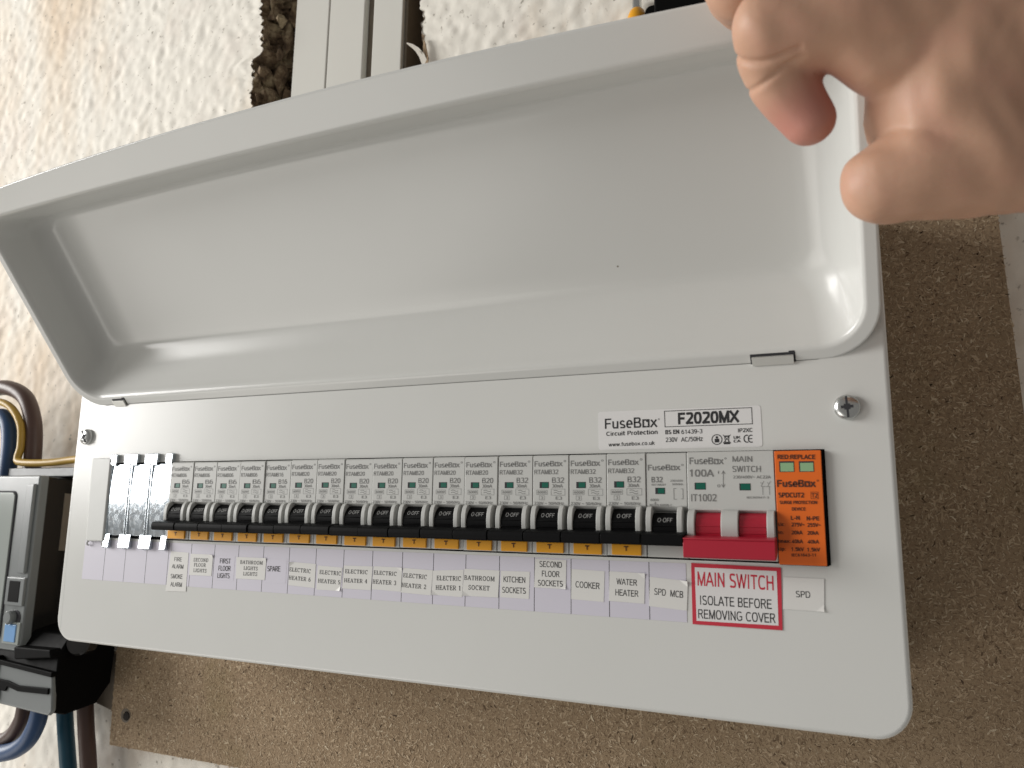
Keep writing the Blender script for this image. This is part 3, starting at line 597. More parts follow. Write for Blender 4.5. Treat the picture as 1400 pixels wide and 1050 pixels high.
# ------------------------------------------------------------------ white frame seen through the hole
t = thing('window_frame', 'white plastic frame uprights showing through the broken hole in the wall', 'frame', (25, 125, 240))
for x0, x1, y in ((25.7, 61.0, 125), (61.6, 97.0, 125.4), (106.2, 134.2, 125)):
    m = MB(); m.box(x0, x1, y, 150, 236, 700); m.build('plastic_strip', 'upvc', t, bevel=1.0)
m = MB(); m.box(97.3, 106.0, 131, 150, 236, 700); m.build('recessed_groove', 'reveal', t, bevel=.5)
m = MB(); m.box(134.6, 137.2, 128, 158, 236, 700); m.box(137.2, 168, 150, 160, 236, 700); m.build('shaded_reveal', 'reveal', t, bevel=.5)  # shade on the frame's side and reveal, put into the brown-grey colour

# ------------------------------------------------------------------ chipboard
b = thing('chipboard', 'brown chipboard sheet fixed to the wall behind the consumer unit', 'board', (210, 100, -131))
m = MB()
m.prism_y([(-85.5, -133.5), (120, -130.6), (320, -129.5), (521, -128.5), (511.6, 238), (-95.5, 238)], 100, 117.2)
sheet = m.build('sheet', 'chip', b, bevel=.5)
# pressed wood flakes over the part of the face that shows
N_F = 62000
fx = np.empty(0); fz = np.empty(0)
while len(fx) < N_F:
    x_ = rng.uniform(-95, 520, 60000); z_ = rng.uniform(-134, 236, 60000)
    ok_ = ((x_ > 438) | (z_ < -28)) & (x_ > -85.5 - (z_ + 133) * .027) & (x_ < 521 - (z_ + 128) * .0257) & (z_ > -133.2 + np.clip((x_ + 85) * .011, 0, 4.2))
    fx = np.concatenate([fx, x_[ok_]]); fz = np.concatenate([fz, z_[ok_]])
fx, fz = fx[:N_F], fz[:N_F]
ln = np.minimum(rng.gamma(2.0, .58, N_F) + .55, rng.uniform(2.5, 5.5, N_F)); wd = ln * rng.uniform(.09, .30, N_F) + .12; an = rng.uniform(0, math.pi, N_F); bd_ = rng.normal(0, .16, N_F) * ln
base = np.array([(-.5, 0), (-.22, -.5), (.25, -.42), (.5, .05), (.2, .5), (-.28, .45)])
lx = base[None, :, 0] * ln[:, None]; lz = base[None, :, 1] * wd[:, None] + bd_[:, None] * (base[None, :, 0] ** 2 * 4 - .5)
ca_, sa_ = np.cos(an)[:, None], np.sin(an)[:, None]
px_ = fx[:, None] + lx * ca_ - lz * sa_; pz_ = fz[:, None] + lx * sa_ + lz * ca_
py_ = 99.98 - rng.uniform(.0, .22, N_F)[:, None] - base[None, :, 0] * rng.normal(0, .04, N_F)[:, None] + 0 * px_
fme = bpy.data.meshes.new('wood_flakes'); o0 = parent_origin(b)
fme.vertices.add(N_F * 6); fme.vertices.foreach_set('co', (np.stack([px_, py_, pz_], -1).reshape(-1, 3) * MM - np.array(o0)).astype(np.float32).ravel())
fme.loops.add(N_F * 6); fme.loops.foreach_set('vertex_index', np.arange(N_F * 6, dtype=np.int32))
fme.polygons.add(N_F); fme.polygons.foreach_set('loop_start', np.arange(0, N_F * 6, 6, dtype=np.int32))
fme.update(calc_edges=True); fme.materials.append(MAT['flake'])
fo = bpy.data.objects.new('wood_flakes', fme); col.objects.link(fo); fo.parent = b; tag(fo, kind='stuff')
m = MB(); m.lathe([(5.2, 0), (5.0, .15), (3.2, .18), (2.6, -.9), (0.3, -1.4)], (-70.8, 99.9, -110.6), n=18); m.build('screw', 'reveal', b)
m = MB(); m.lathe([(3.4, 0), (3.0, .5), (0.4, .7)], (-69.6, 99.7, -110.9), n=14); m.build('screw_head', 'hole_dark', b)

# ------------------------------------------------------------------ consumer unit
unit = thing('consumer_unit', 'white metal consumer unit with its long lid swung up and open', 'fuse box', (217, 0, -37))
PX0, PX1, PZ0, PZ1 = -20.3, 453.9, -37.6, 205.0
CX0, CX1, CZ0, CZ1 = -0.6, 428.6, 25.4, 71.3
# a pressed plate: one flat face round the cut-out, with two narrow arms that run up beside the lid
bm = bmesh.new()
TOP = 108.2
low_r = arc(PX1 - 14, PZ0 + 14, 14, 14, -90, 0, 12); low_l = arc(PX0 + 14, PZ0 + 14, 14, 14, 180, 270, 12)
pt = {}
def V(p):
    k_ = (round(p[0], 4), round(p[1], 4))
    if k_ not in pt: pt[k_] = bm.verts.new((k_[0] * MM, 0, k_[1] * MM))
    return pt[k_]
c_ = [(CX0, CZ0), (CX1, CZ0), (CX1, CZ1), (CX0, CZ1)]
ra = [(428, TOP), (438, 111.2), (446, 118.5), (449.2, 127), (449.2, PZ1)]; la = [(5, TOP), (-5, 111.2), (-12, 118.5), (-15, 127), (-15, PZ1)]
polys = [low_l[6:] + low_r[:7] + [c_[1], c_[0]], low_r[6:] + [(PX1, TOP), ra[0], c_[2], c_[1]], [c_[3], c_[2], ra[0], la[0]], [low_l[0]] + low_l[1:7] + [c_[0], c_[3], la[0], (PX0, TOP)],
         [(PX1, TOP), (PX1, PZ1)] + ra[::-1], [la[0]] + la[1:] + [(PX0, PZ1), (PX0, TOP)]]
for p in polys: bm.faces.new([V(q) for q in p])
bmesh.ops.recalc_face_normals(bm, faces=bm.faces)
if bm.faces[0].normal.y > 0: bmesh.ops.reverse_faces(bm, faces=bm.faces)
lay = bm.edges.layers.float.new('bevel_weight_edge')
edge_v = set()
for e in bm.edges:
    if e.is_boundary:
        mx = (e.verts[0].co.x + e.verts[1].co.x) / 2 / MM; mz = (e.verts[0].co.z + e.verts[1].co.z) / 2 / MM
        e[lay] = .12 if (CX0 - 1 < mx < CX1 + 1 and CZ0 - 1 < mz < CZ1 + 1) else (.12 if -17 < mx < 451 and mz > TOP - 1 else 1.0)
geo = bmesh.ops.extrude_edge_only(bm, edges=[e for e in bm.edges if e.is_boundary])
for v in (g for g in geo['geom'] if isinstance(g, bmesh.types.BMVert)): v.co.y += (3.0 if CX0 - 1 < v.co.x / MM < CX1 + 1 and CZ0 - 1 < v.co.z / MM < CZ1 + 1 else 14) * MM
for e in bm.edges:
    if e.is_boundary: e[lay] = 0
o0 = parent_origin(unit)
for v in bm.verts: v.co -= o0
me = bpy.data.meshes.new('front_cover'); bm.to_mesh(me); bm.free()
me.materials.append(MAT['paint']); me.polygons.foreach_set('use_smooth', np.ones(len(me.polygons), dtype=bool)); me.set_sharp_from_angle(angle=math.radians(50))
cover = bpy.data.objects.new('front_cover', me); col.objects.link(cover); cover.parent = unit
bv = cover.modifiers.new('edge', 'BEVEL'); bv.limit_method = 'WEIGHT'; bv.width = 2.0 * MM; bv.segments = 4; bv.harden_normals = True
m = MB(); m.rings([[(x, y, z) for x, z in rrect(PX0 + 2, PX1 - 2, PZ0 + 2, PZ1 - 2, 12, 8)] for y in (13.6, 99)], 0, True, True)
m.build('back_box', 'paint', unit)
m = MB(); m.box(CX0 - 4, CX1 + 4, 7.0, 9.0, CZ0 - 6, CZ1 + 6); m.build('rail_tray', 'seam', unit)

for sx, sz, rot in ((-9.2, 88.3, .5), (437.9, 87.7, .05)):
    s_ = MB(); s_.lathe([(5.0, 0), (5.0, 1.5), (4.5, 2.4), (3.3, 2.95), (1.6, 3.15), (0.2, 3.2)], (sx, 0, sz), n=32)
    so = s_.build('screw', 'steel', unit, angle=50)
    c = MB(); ca, sa = math.cos(rot), math.sin(rot)
    def rb(hx, hz): 
        return [(sx + x * ca - z * sa, sz + x * sa + z * ca) for x, z in ((-hx, -hz), (hx, -hz), (hx, hz), (-hx, hz))]
    c.prism_y(rb(2.3, .55), -3.32, -2.4); c.prism_y(rb(.42, 4.2), -3.30, -2.2); c.prism_y(rb(1.15, 1.15), -3.34, -2.4)
    c.build('cross_slot', 'seam', so)

# lid: a pressed tray hinged along its lower edge, tilted toward the room
TILT = math.radians(38); HZ = 108.0
LD = (-math.sin(TILT), math.cos(TILT)); LN = (-math.cos(TILT), -math.sin(TILT))      # up the lid, out of its open side (y, z)
def lid_pt(x, s, dd): return (x, LD[0] * s - LN[0] * dd, HZ + LD[1] * s - LN[1] * dd)
def lid_ring(x0, x1, s0, s1, rb, rt, bow, dd, ns=26):
    mid = (x0 + x1) / 2; half = (x1 - x0) / 2
    pts = [(x0 + rb + (x1 - x0 - 2 * rb) * i / ns, s0) for i in range(ns)]
    pts += arc(x1 - rb, s0 + rb, rb, rb, -90, 0, 9)[:-1]
    pts += [(x1, s0 + rb + (s1 - rt - s0 - rb) * i / 10) for i in range(10)]
    pts += arc(x1 - rt, s1 - rt, rt, rt, 0, 90, 9)[:-1]
    pts += [(x1 - rt - (x1 - x0 - 2 * rt) * i / ns, s1) for i in range(ns)]
    pts += arc(x0 + rt, s1 - rt, rt, rt, 90, 180, 9)[:-1]
    pts += [(x0, s1 - rt - (s1 - rt - s0 - rb) * i / 10) for i in range(10)]
    pts += arc(x0 + rb, s0 + rb, rb, rb, 180, 270, 9)[:-1]
    out = []
    for x, s in pts:
        w = max(0.0, (s - (s1 - 40)) / 40); u_ = (x - mid) / half
        out.append(lid_pt(x, s + bow * w * (1 - u_ * u_), dd))
    return out
R = lid_ring
m = MB()
m.rings([
    R(2, 438, 26, 117, 9, 9, 3.5, 29.4), R(-9.8, 443.5, 19.5, 120.3, 14, 14, 3.5, 20),
    R(-13.0, 446.6, 6.2, 126.0, 18, 16, 3.6, 3.4), R(-14.5, 448.0, 4.4, 128.0, 19, 16, 3.8, 1.5),
    R(-17.6, 451.6, .5, 138.1, 22, 12, 8.0, 1.5), R(-18.0, 452.0, 0, 138.6, 22, 12, 8.0, 1.0), R(-18.0, 452.0, 0, 138.6, 22, 12, 8.0, .45),
    R(-17.5, 451.5, .5, 138.1, 22, 12, 8.0, 0), R(-17.1, 451.1, .9, 137.6, 21.6, 12, 7.9, 0), R(-14.7, 447.7, 4.1, 127.4, 19, 16, 3.7, 0),
    R(-14.2, 447.2, 4.6, 126.6, 18.5, 16, 3.6, 0), R(-13.2, 446.2, 5.7, 125.5, 18, 15.5, 3.6, .35), R(-12.4, 445.5, 6.8, 124.6, 17, 15, 3.5, 1.6),
    R(-11.7, 444.6, 8.2, 123.9, 16.5, 14.5, 3.5, 4), R(-11.4, 444.2, 9.1, 123.3, 16.2, 14.3, 3.5, 5.6), R(-10.4, 442.4, 13.5, 121.3, 15, 13.5, 3.5, 11.5), R(-9.0, 439.8, 18.2, 118.7, 13.5, 12, 3.5, 17.8),
    R(-7.4, 437.3, 21.6, 117.9, 12.5, 11, 3.4, 21.6), R(-3.8, 434.2, 25.0, 117.0, 12, 10.5, 3.3, 24.7), R(0.4, 430.6, 27.6, 116.0, 11.5, 10, 3.2, 26.9),
    R(3.4, 426.6, 30.0, 115.0, 11, 9.5, 3.1, 27.8), R(7.5, 422, 33.5, 113.4, 10, 9, 3.0, 28.1), R(13, 416, 39, 111.5, 9, 9, 2.8, 28.25), R(15, 414, 41, 110, 8, 8, 2.7, 28.26)], 0, True, True)
lid = m.build('lid', 'paint', unit, angle=180)
for x0, x1 in ((14.0, 23.6), (402.4, 418.6)):
    c = MB()
    def plate(a0, a1, s0, s1, d0, d1, mi=0):
        c.add([lid_pt(x, s, q) for x in (a0, a1) for s in (s0, s1) for q in (d0, d1)], [(0, 1, 3, 2), (4, 6, 7, 5), (0, 4, 5, 1), (2, 3, 7, 6), (0, 2, 6, 4), (1, 5, 7, 3)], mi)
    plate(x0 - .9, x1 + .9, -.25, 4.5, -.15, .9, 1)  # dark plate on the rim, in place of a shaded notch
    plate(x0 - .2, x1 + .2, -.5, 3.3, -1.3, .2, 0)
    plate(x1 - 1.6, x1 + .7, 3.6, 5.0, -.18, .6, 1)
    c.build('hinge_tab', ['hinge', 'seam'], lid, bevel=.12)

# printed strip below the cut-out: one cell a way
def paper_quad(mb, cs, y, th, mi=0, lift=None):
    """a slip of paper: corners clockwise from the upper left, in x and z; one corner may have come unstuck"""
    p = [np.array(c[:2], float) for c in cs]
    if lift is None: return mb.prism_y([tuple(q) for q in p][::-1], y - th, y, mi)
    j, h_ = lift; a = p[j] + (p[j - 1] - p[j]) * .22; b_ = p[j] + (p[(j + 1) % 4] - p[j]) * .20
    out = [tuple(q) for k_, q in enumerate(p[:j])] + [tuple(a), tuple(b_)] + [tuple(q) for q in p[j + 1:]]
    mb.prism_y(out[::-1], y - th, y, mi)
    c = p[j]; m1 = (a + b_) / 2; mid = m1 + (c - m1) * .55
    f3 = [(a[0], y - th, a[1]), (b_[0], y - th, b_[1]), (mid[0] + (b_[0] - a[0]) * .22, y - th - h_ * .3, mid[1] + (b_[1] - a[1]) * .22), (mid[0] - (b_[0] - a[0]) * .22, y - th - h_ * .3, mid[1] - (b_[1] - a[1]) * .22)]
    mb.add(f3 + [(c[0], y - th - h_, c[1])], [(0, 1, 2, 3), (3, 2, 4)], mi)
    return mb
m = MB(); m.box(-.9, 371.8, -.14, -.01, 0.0, 24.0, 0)
for i in range(1, 21):
    m.box(i * 17.8 - .16, i * 17.8 + .16, -.15, -.13, .0, 24.0, 1)
m.build('label_strip', ['lilac', 'ink_dark'], unit)

LIFT = {1: (1, .9), 3: (1, .6), 5: (0, 1.0), 6: (2, .7), 8: (1, .5), 10: (3, .6), 11: (3, .7), 13: (2, .5), 15: (1, .5), 16: (1, 1.6), 18: (2, .6)}
for i, (desc, kind, cs, lines) in enumerate(STICKERS):
    m = MB(); y = -.17 - .05 * (i % 2)
    if kind == 'warning':
        paper_quad(m, cs, y, .12, 1)
        c = np.array(cs); ctr = c.mean(0)
        inner = []
        for j in range(4):
            a = c[j]; e1 = c[(j + 1) % 4] - a; e2 = c[(j - 1) % 4] - a
            inner.append(tuple(a + e1 / np.linalg.norm(e1) * 1.45 + e2 / np.linalg.norm(e2) * 1.7))
        paper_quad(m, inner, y - .13, .03, 0)
        ob = m.build('warning_label', ['gloss_paper', 'ink_red'], unit)
        for li, ink in ((lines[:1], 'ink_red'), (lines[1:], 'ink_dark')):
            w = MB()
            for txt, fo, A, B, hh in li: write(w, txt, 'm' if ink == 'ink_red' else 's', A, B, hh, y - .19)
            w.build('lettering', ink, ob, smooth=False)
    else:
        paper_quad(m, cs, y, .09 if kind == 'paper' else .02, 0, LIFT.get(i))
        ob = m.build('paper_label', 'paper' if kind == 'paper' else 'lilac', unit)
        w = MB()
        for txt, fo, A, B, hh in lines: write(w, txt, fo, A, B, hh, y - .13)
        w.build('lettering', 'ink_dark', ob, smooth=False)
    ob['label'] = desc

# maker's plate above the switches
cs = np.array(PRODUCT['corners']); m = MB()
ul_, ur_, lr_, ll_ = cs
e1 = (ur_ - ul_) / np.linalg.norm(ur_ - ul_); e2 = (ll_ - ul_) / np.linalg.norm(ll_ - ul_)
W_ = np.linalg.norm(ur_ - ul_); H_ = np.linalg.norm(ll_ - ul_)
m.prism_y([tuple(ul_ + e1 * a + e2 * (H_ - b_)) for a, b_ in rrect(0, W_, 0, H_, 1.2, 5)], -.13, -.01)
ob = m.build('product_label', 'gloss_paper', unit)
ob['label'] = 'white maker label reading F2020MX above the main switch'
w = MB(); y = -.2
for txt, fo, A, B, hh in PRODUCT['lines']: write(w, txt, fo, A, B, hh, y)
flat_stroke(w, PRODUCT['box'], .28, y, 0, True)
ic = PRODUCT['icons']; c0 = ic['c']; rr = 2.1
flat_stroke(w, arc(c0[0], c0[1], rr, rr, 0, 345, 22), .35, y, 0, True)
flat_stroke(w, [(c0[0], c0[1] - 1.25), (c0[0], c0[1] + .35)], 1.9, y)
w.quad([(c0[0] + .55 * math.cos(a), y, c0[1] + .95 + .55 * math.sin(a)) for a in (k_ * math.pi / 4 for k_ in range(8))])
c0 = ic['bin']; flat_stroke(w, [(c0[0] - 1.6, c0[1] - 1.7), (c0[0] + 1.6, c0[1] + 1.9)], .25, y - .004)
flat_stroke(w, [(c0[0] + 1.6, c0[1] - 1.7), (c0[0] - 1.6, c0[1] + 1.9)], .25, y - .008)
flat_stroke(w, [(c0[0] - .9, c0[1] + 1.1), (c0[0] - .65, c0[1] - 1.3), (c0[0] + .65, c0[1] - 1.3), (c0[0] + .9, c0[1] + 1.1)], .28, y, 0, True)
flat_stroke(w, [(c0[0] - 1.2, c0[1] + 1.35), (c0[0] + 1.2, c0[1] + 1.4)], .35, y - .012)
flat_stroke(w, [ic['bar0'], ic['bar1']], .75, y)
c0 = ic['ce']; flat_stroke(w, arc(c0[0], c0[1], 1.15, 1.5, 62, 298, 14), .42, y)
c0 = ic['ce2']; flat_stroke(w, arc(c0[0], c0[1], 1.15, 1.5, 62, 298, 14), .42, y); flat_stroke(w, [(c0[0] - 1.1, c0[1]), (c0[0] + .4, c0[1] + .03)], .4, y - .004)
w.build('lettering', 'ink_dark', ob, smooth=False)

# ------------------------------------------------------------------ circuit breakers (local: x along the row, z up from the foot of the cut-out)
ROW_Z = 24.8; PITCH = 17.8
def breaker_body(rcbo):
    m = MB()
    face = 22.8
    m.prism_x([(-3.0, face + .2), (-3.05, 45.2), (-2.5, 45.9), (7, 45.9), (7, 9), (1.2, 9), (1.2, face - 2.2), (-1.5, face - 1.0)], .12, 17.68)
    m.prism_x([(-3.0, 1.8), (-3.0, 6.6), (-1.0, 8.8), (6.9, 8.8), (6.9, 1.5), (-2.6, 1.5)], .12, 17.68)
    cheek = [(5, 22.6), (-3.0, 22.9), (-4.2, 22.6), (-5.4, 21.2), (-6.2, 18.6), (-6.4, 15.4), (-6.1, 12.4), (-5.3, 9.9), (-4.2, 8.2), (-2.8, 7.2), (5, 7.2)]
    m.prism_x(cheek, .3, 2.7); m.prism_x(cheek, 13.6, 15.9)
    return m
def toggle(m, x0, x1, mi=0):
    prof = arc(0.2, 14.6, 6.0, 7.2, 252, 108, 12)
    m.prism_x([(2.5, 7.6)] + prof[::1] + [(2.5, 21.6)], x0, x1, mi)
    for zc, dy in ((13.4, .0), (11.8, .0), (16.0, .0)):
        a = math.asin(max(-1, min(1, (zc - 14.6) / 7.2))); yb = .2 - 6.0 * math.cos(a)
        m.box(x0 + .3, x1 - .3, yb - .28, yb + .4, zc - .3, zc + .3, mi)
def paddle(m, x0, x1, mi=0):
    m.prism_x([(-4.6, 12.4), (-8.5, 12.2), (-12.6, 11.6), (-13.7, 11.0), (-14.1, 9.4), (-13.9, 7.6), (-13.2, 6.8), (-10.6, 6.8), (-7.2, 7.4), (-4.0, 8.2)], x0, x1, mi)

def breaker_letters(kind):
    w = MB(); y = -3.12
    L = lambda txt, x0, x1, z, hh, fo='m': write(w, txt, fo, (x0, z), (x1, z), hh, y)
    if kind == 'mcb':
        L('FuseBox', .9, 15.0, 39.6, 2.5, 'b'); L('*', 15.4, 16.4, 40.6, .8)
        L('B32', 2.4, 7.2, 34.4, 2.4, 'b'); L('007168201', 2.4, 8.6, 32.2, .8); L('230/400V', 10.6, 16.0, 33.9, .8); L('50/60Hz', 11.4, 16.0, 32.4, .8)
        L('6000', 1.8, 5.4, 25.7, 1.0); L('3', 3.2, 4.2, 24.4, .9); L('IEC/EN 60898-1', 1.4, 10.8, 22.6 + .9, .9)
        flat_stroke(w, [(13.2, 30.6), (12.0, 30.6), (12.0, 26.0), (13.2, 26.0)], .18, y); flat_stroke(w, [(15.0, 30.4), (15.9, 30.4), (15.9, 26.2), (15.0, 26.2)], .18, y)
        return w
    model, rate, faint = kind
    L('FuseBox', .8, 14.8, 42.0, 2.5, 'b'); L('*', 15.3, 16.4, 43.1, .9)
    L(model, .8, 12.6, 38.2, 2.1); L(rate, 9.6, 15.4, 34.4, 2.5); L('30mA', 9.6, 14.8, 31.8, 1.5)
    flat_stroke(w, [(9.2, 27.6), (15.9, 27.6), (15.9, 30.4), (9.2, 30.4)], .13, y, 0, True)
    for z0 in (28.5, 29.5):
        flat_stroke(w, [(10.4 + .38 * i, z0 + .33 * math.sin(i / 10 * 2 * math.pi)) for i in range(11)], .22, y)
    flat_stroke(w, [(2.0, 27.9), (7.2, 27.9), (7.2, 29.9), (2.0, 29.9)], .13, y, 0, True); L('6000', 2.5, 6.7, 28.9, 1.1)
    flat_stroke(w, [(3.4, 25.4), (5.9, 25.4), (5.9, 27.3), (3.4, 27.3)], .13, y, 0, True); L('3', 4.2, 5.1, 26.35, 1.2); L('E3', 11.4, 14.4, 26.3, 1.4)
    L('230V ~ 50/60Hz', .8, 15.4, 23.9, 1.25)
    return w

GROUP = 'circuit breakers in the row'
def make_breaker(kind, loc, label):
    t = thing('circuit_breaker', label, 'circuit breaker', loc, GROUP)
    lo = (0, 0, 0)
    rcbo = kind != 'mcb'
    bd = breaker_body(rcbo).build('body', 'body', t, lo, bevel=.35)
    lt = breaker_letters(kind).build('lettering', 'ink', bd, lo, smooth=False)
    m = MB(); z0, z1, x0, x1 = (30.8, 33.6, 3.5, 8.0) if rcbo else (28.2, 30.9, 4.0, 8.2)
    m.box(x0, x1, -3.10, -2.9, z0, z1, 1); m.box(x0 + 1.15, x1 - .25, -3.14, -3.0, z0 + .3, z1 - .25, 0)
    m.build('status_window', ['green', 'seam'], t, lo)
    m = MB(); toggle(m, 2.85, 13.6)
    if not rcbo: m.v = [(x, y, z - 1.3) for x, y, z in m.v]
    paddle(m, .15 if rcbo else -.2, 17.65 if rcbo else 17.5)
    tg = m.build('toggle', 'black', t, lo, bevel=.3)
    w = MB()
    v, f_ = glyphs('O·OFF', 't')
    for a, b_ in ((0, 0),):
        vs = []
        for x, zz in v:
            z = (18.5 if rcbo else 17.2) + zz * 1.75; a = math.asin((z - (14.6 if rcbo else 13.3)) / 7.2)
            vs.append((5.2 + x * 6.4, .2 - 6.0 * math.cos(a) - .14, z))
        w.add(vs, f_)
    w.build('lettering', 'ink_white', tg, lo, smooth=False)
    if rcbo:
        m = MB(); m.prism_x([(-2.6, 1.7), (-3.9, 1.9), (-4.1, 6.3), (-3.6, 6.9), (-2.6, 7.0)], 2.4, 15.5)
        tb = m.build('test_button', 'yellow', t, lo, bevel=.25)
        w = MB(); flat_stroke(w, [(7.9, 5.4), (9.9, 5.4)], .45, -4.22); flat_stroke(w, [(8.9, 5.4), (8.9, 3.6)], .45, -4.226)
        w.build('lettering', 'ink_brown', tb, lo, smooth=False)
    return t

# the builders above give a thing's own parts local coordinates, so the mesh origin stays at its empty
_build = MB.build
ways = [('RTAMB06', 'B6', 'FIRE ALARM SMOKE ALARM'), ('RTAMB06', 'B6', 'SECOND FLOOR LIGHTS'), ('RTAMB06', 'B6', 'FIRST FLOOR LIGHTS'), ('RTAMB06', 'B6', 'BATHROOM LIGHTS'),
        ('RTAMB16', 'B16', 'SPARE')] + [('RTAMB20', 'B20', 'ELECTRIC HEATER %d' % k_) for k_ in (6, 5, 4, 3, 2, 1)] + [('RTAMB20', 'B20', 'BATHROOM SOCKET'),
        ('RTAMB32', 'B32', 'KITCHEN SOCKETS'), ('RTAMB32', 'B32', 'SECOND FLOOR SOCKETS'), ('RTAMB32', 'B32', 'COOKER'), ('RTAMB32', 'B32', 'WATER HEATER')]
proto = {}
HEAT = {'6': 'the leftmost', '5': 'the second from left', '4': 'the third from left', '3': 'the third from right', '2': 'the second from right', '1': 'the rightmost'}
for i, (model, rate, place) in enumerate(ways):
    loc = ((4 + i) * PITCH + random.uniform(-.06, .06), random.uniform(-.5, .3), ROW_Z + random.uniform(-.16, .16))
    label = 'grey %s breaker with black toggle and amber button above the %s label' % (rate, place)
    if 'HEATER ' in place: label = 'grey B20 breaker above %s of the six ELECTRIC HEATER labels' % HEAT[place[-1]]
    if model not in proto: proto[model] = make_breaker((model, rate, False), loc, label)
    else: dup(proto[model], loc, label, GROUP)
make_breaker('mcb', (20 * PITCH, .3, ROW_Z), 'plain grey B32 breaker without amber button above the SPD MCB label')

# main switch (two poles)
t = thing('main_switch', 'double width main switch with red lever and 100A marking', 'switch', (21 * PITCH, 0, ROW_Z))
X0 = 21 * PITCH
off = lambda prof: [(y, z + ROW_Z) for y, z in prof]
m = MB(); face = 21.6
m.prism_x(off([(-3.0, face), (-3.05, 45.3), (-2.5, 46.1), (7, 46.1), (7, 9), (1.2, 9), (1.2, face - 2.4), (-1.2, face - .8)]), X0 + .12, X0 + 35.48)
m.prism_x(off([(-3.0, 1.8), (-3.0, 6.6), (-1.0, 8.8), (6.9, 8.8), (6.9, 1.5), (-2.6, 1.5)]), X0 + .12, X0 + 35.48)
cheek = off([(5, face), (-3.0, face + .1), (-4.4, face - .3), (-6.0, 19.6), (-7.0, 16.8), (-7.2, 14), (-6.8, 11), (-5.4, 8.2), (-3.2, 6.6), (5, 6.6)])
for a, b_ in ((.35, 3.3), (14.0, 20.9), (32.0, 35.0)): m.prism_x(cheek, X0 + a, X0 + b_)
bd = m.build('body', 'body', t, bevel=.35)
w = MB()
for txt, fo, A, B, hh in MS_TEXT: write(w, txt, fo, A, B, hh, -3.12)
a, b_ = MS_GEO['arrow']
for p, s_ in ((a, -1), (b_, 1)): flat_stroke(w, [(p[0] - .7, p[1] + s_ * 1.3), p, (p[0] + .7, p[1] + s_ * 1.3)], .22, -3.126)
flat_stroke(w, [a, b_], .22, -3.12)
(dx0, dz1), (dx1, dz0) = MS_GEO['diag']; dx0, dx1 = min(dx0, dx1), max(dx0, dx1)
for k_ in (0, 1):
    xx = dx0 + (1.0 + 2.6 * k_)
    flat_stroke(w, [(xx + .9, dz1), (xx - .3, dz1 - 2.0)], .16, -3.12); flat_stroke(w, [(xx - .5, dz1 - .6), (xx + .4, dz1 - 1.0)], .16, -3.126)
    flat_stroke(w, [(xx + .3, dz1 - 2.2), (xx + .3, dz0)], .16, -3.12)
flat_stroke(w, [(dx0 + .8, dz1 - 2.2), (dx0 + 4.3, dz1 - 2.2)], .16, -3.132)
w.build('lettering', 'ink', bd, smooth=False)
for (xa, za), (xb, zb) in MS_GEO['win']:
    m = MB(); m.box(xa, xb, -3.10, -2.9, zb, za, 1); m.box(xa + .55, xb - .15, -3.14, -3.0, zb + .25, za - .2, 0); m.build('status_window', ['green', 'seam'], t)
m = MB()
for x0, x1 in ((3.5, 13.8), (21.1, 31.8)):
    base = len(m.v); toggle(m, X0 + x0, X0 + x1)
    for i in range(base, len(m.v)): m.v[i] = (m.v[i][0], m.v[i][1], m.v[i][2] + ROW_Z - .9)
base = len(m.v)
m.prism_x([(-4.0, 11.2), (-9.0, 11.0), (-12.6, 10.2), (-13.4, 9.5), (-13.9, 6.5), (-13.6, 2.9), (-12.9, 2.3), (-8.0, 3.0), (-4.0, 5.0)], X0 - .2, X0 + 35.5)
m.prism_x([(-13.0, 10.45), (-13.72, 10.15), (-13.75, 9.75), (-13.0, 9.5)], X0 - .2, X0 + 35.5)
for i in range(base, len(m.v)): m.v[i] = (m.v[i][0], m.v[i][1], m.v[i][2] + ROW_Z)
m.build('lever', 'red', t, bevel=.4)

# surge protector
t = thing('surge_protector', 'bright orange surge protection module at the right end of the row', 'surge protector', (23 * PITCH, 0, ROW_Z))
X0 = 23 * PITCH
m = MB(); m.box(X0 + .2, X0 + 18.6, -2.0, 7, ROW_Z + .3, ROW_Z + 46.0); m.build('base', 'jet', t, bevel=.4)
m = MB(); m.prism_y([(X0 + .15, ROW_Z + .5), (X0 + 17.9, ROW_Z + .5), (X0 + 17.9, ROW_Z + 45.8), (X0 + .15, ROW_Z + 45.8)], -3.0, -1.4); fc = m.build('face_plate', 'orange', t, bevel=.3)
w = MB()
for txt, fo, A, B, hh in SPD_TEXT: write(w, txt, fo, A, B, hh, -3.12)
(xa, za), (xb, zb) = SPD_GEO['t2']; flat_stroke(w, [(xa, za), (xb, za), (xb, zb), (xa, zb)], .14, -3.12, 0, True)
w.build('lettering', 'ink_brown', fc, smooth=False)
for (xa, za), (xb, zb) in SPD_GEO['win']:
    m = MB(); m.box(xa - .2, xb + .2, -3.10, -2.9, zb - .2, za + .2, 1); m.box(xa + .25, xb, -3.14, -3.0, zb, za - .45, 0); m.build('status_window', ['pale_green', 'seam'], t)

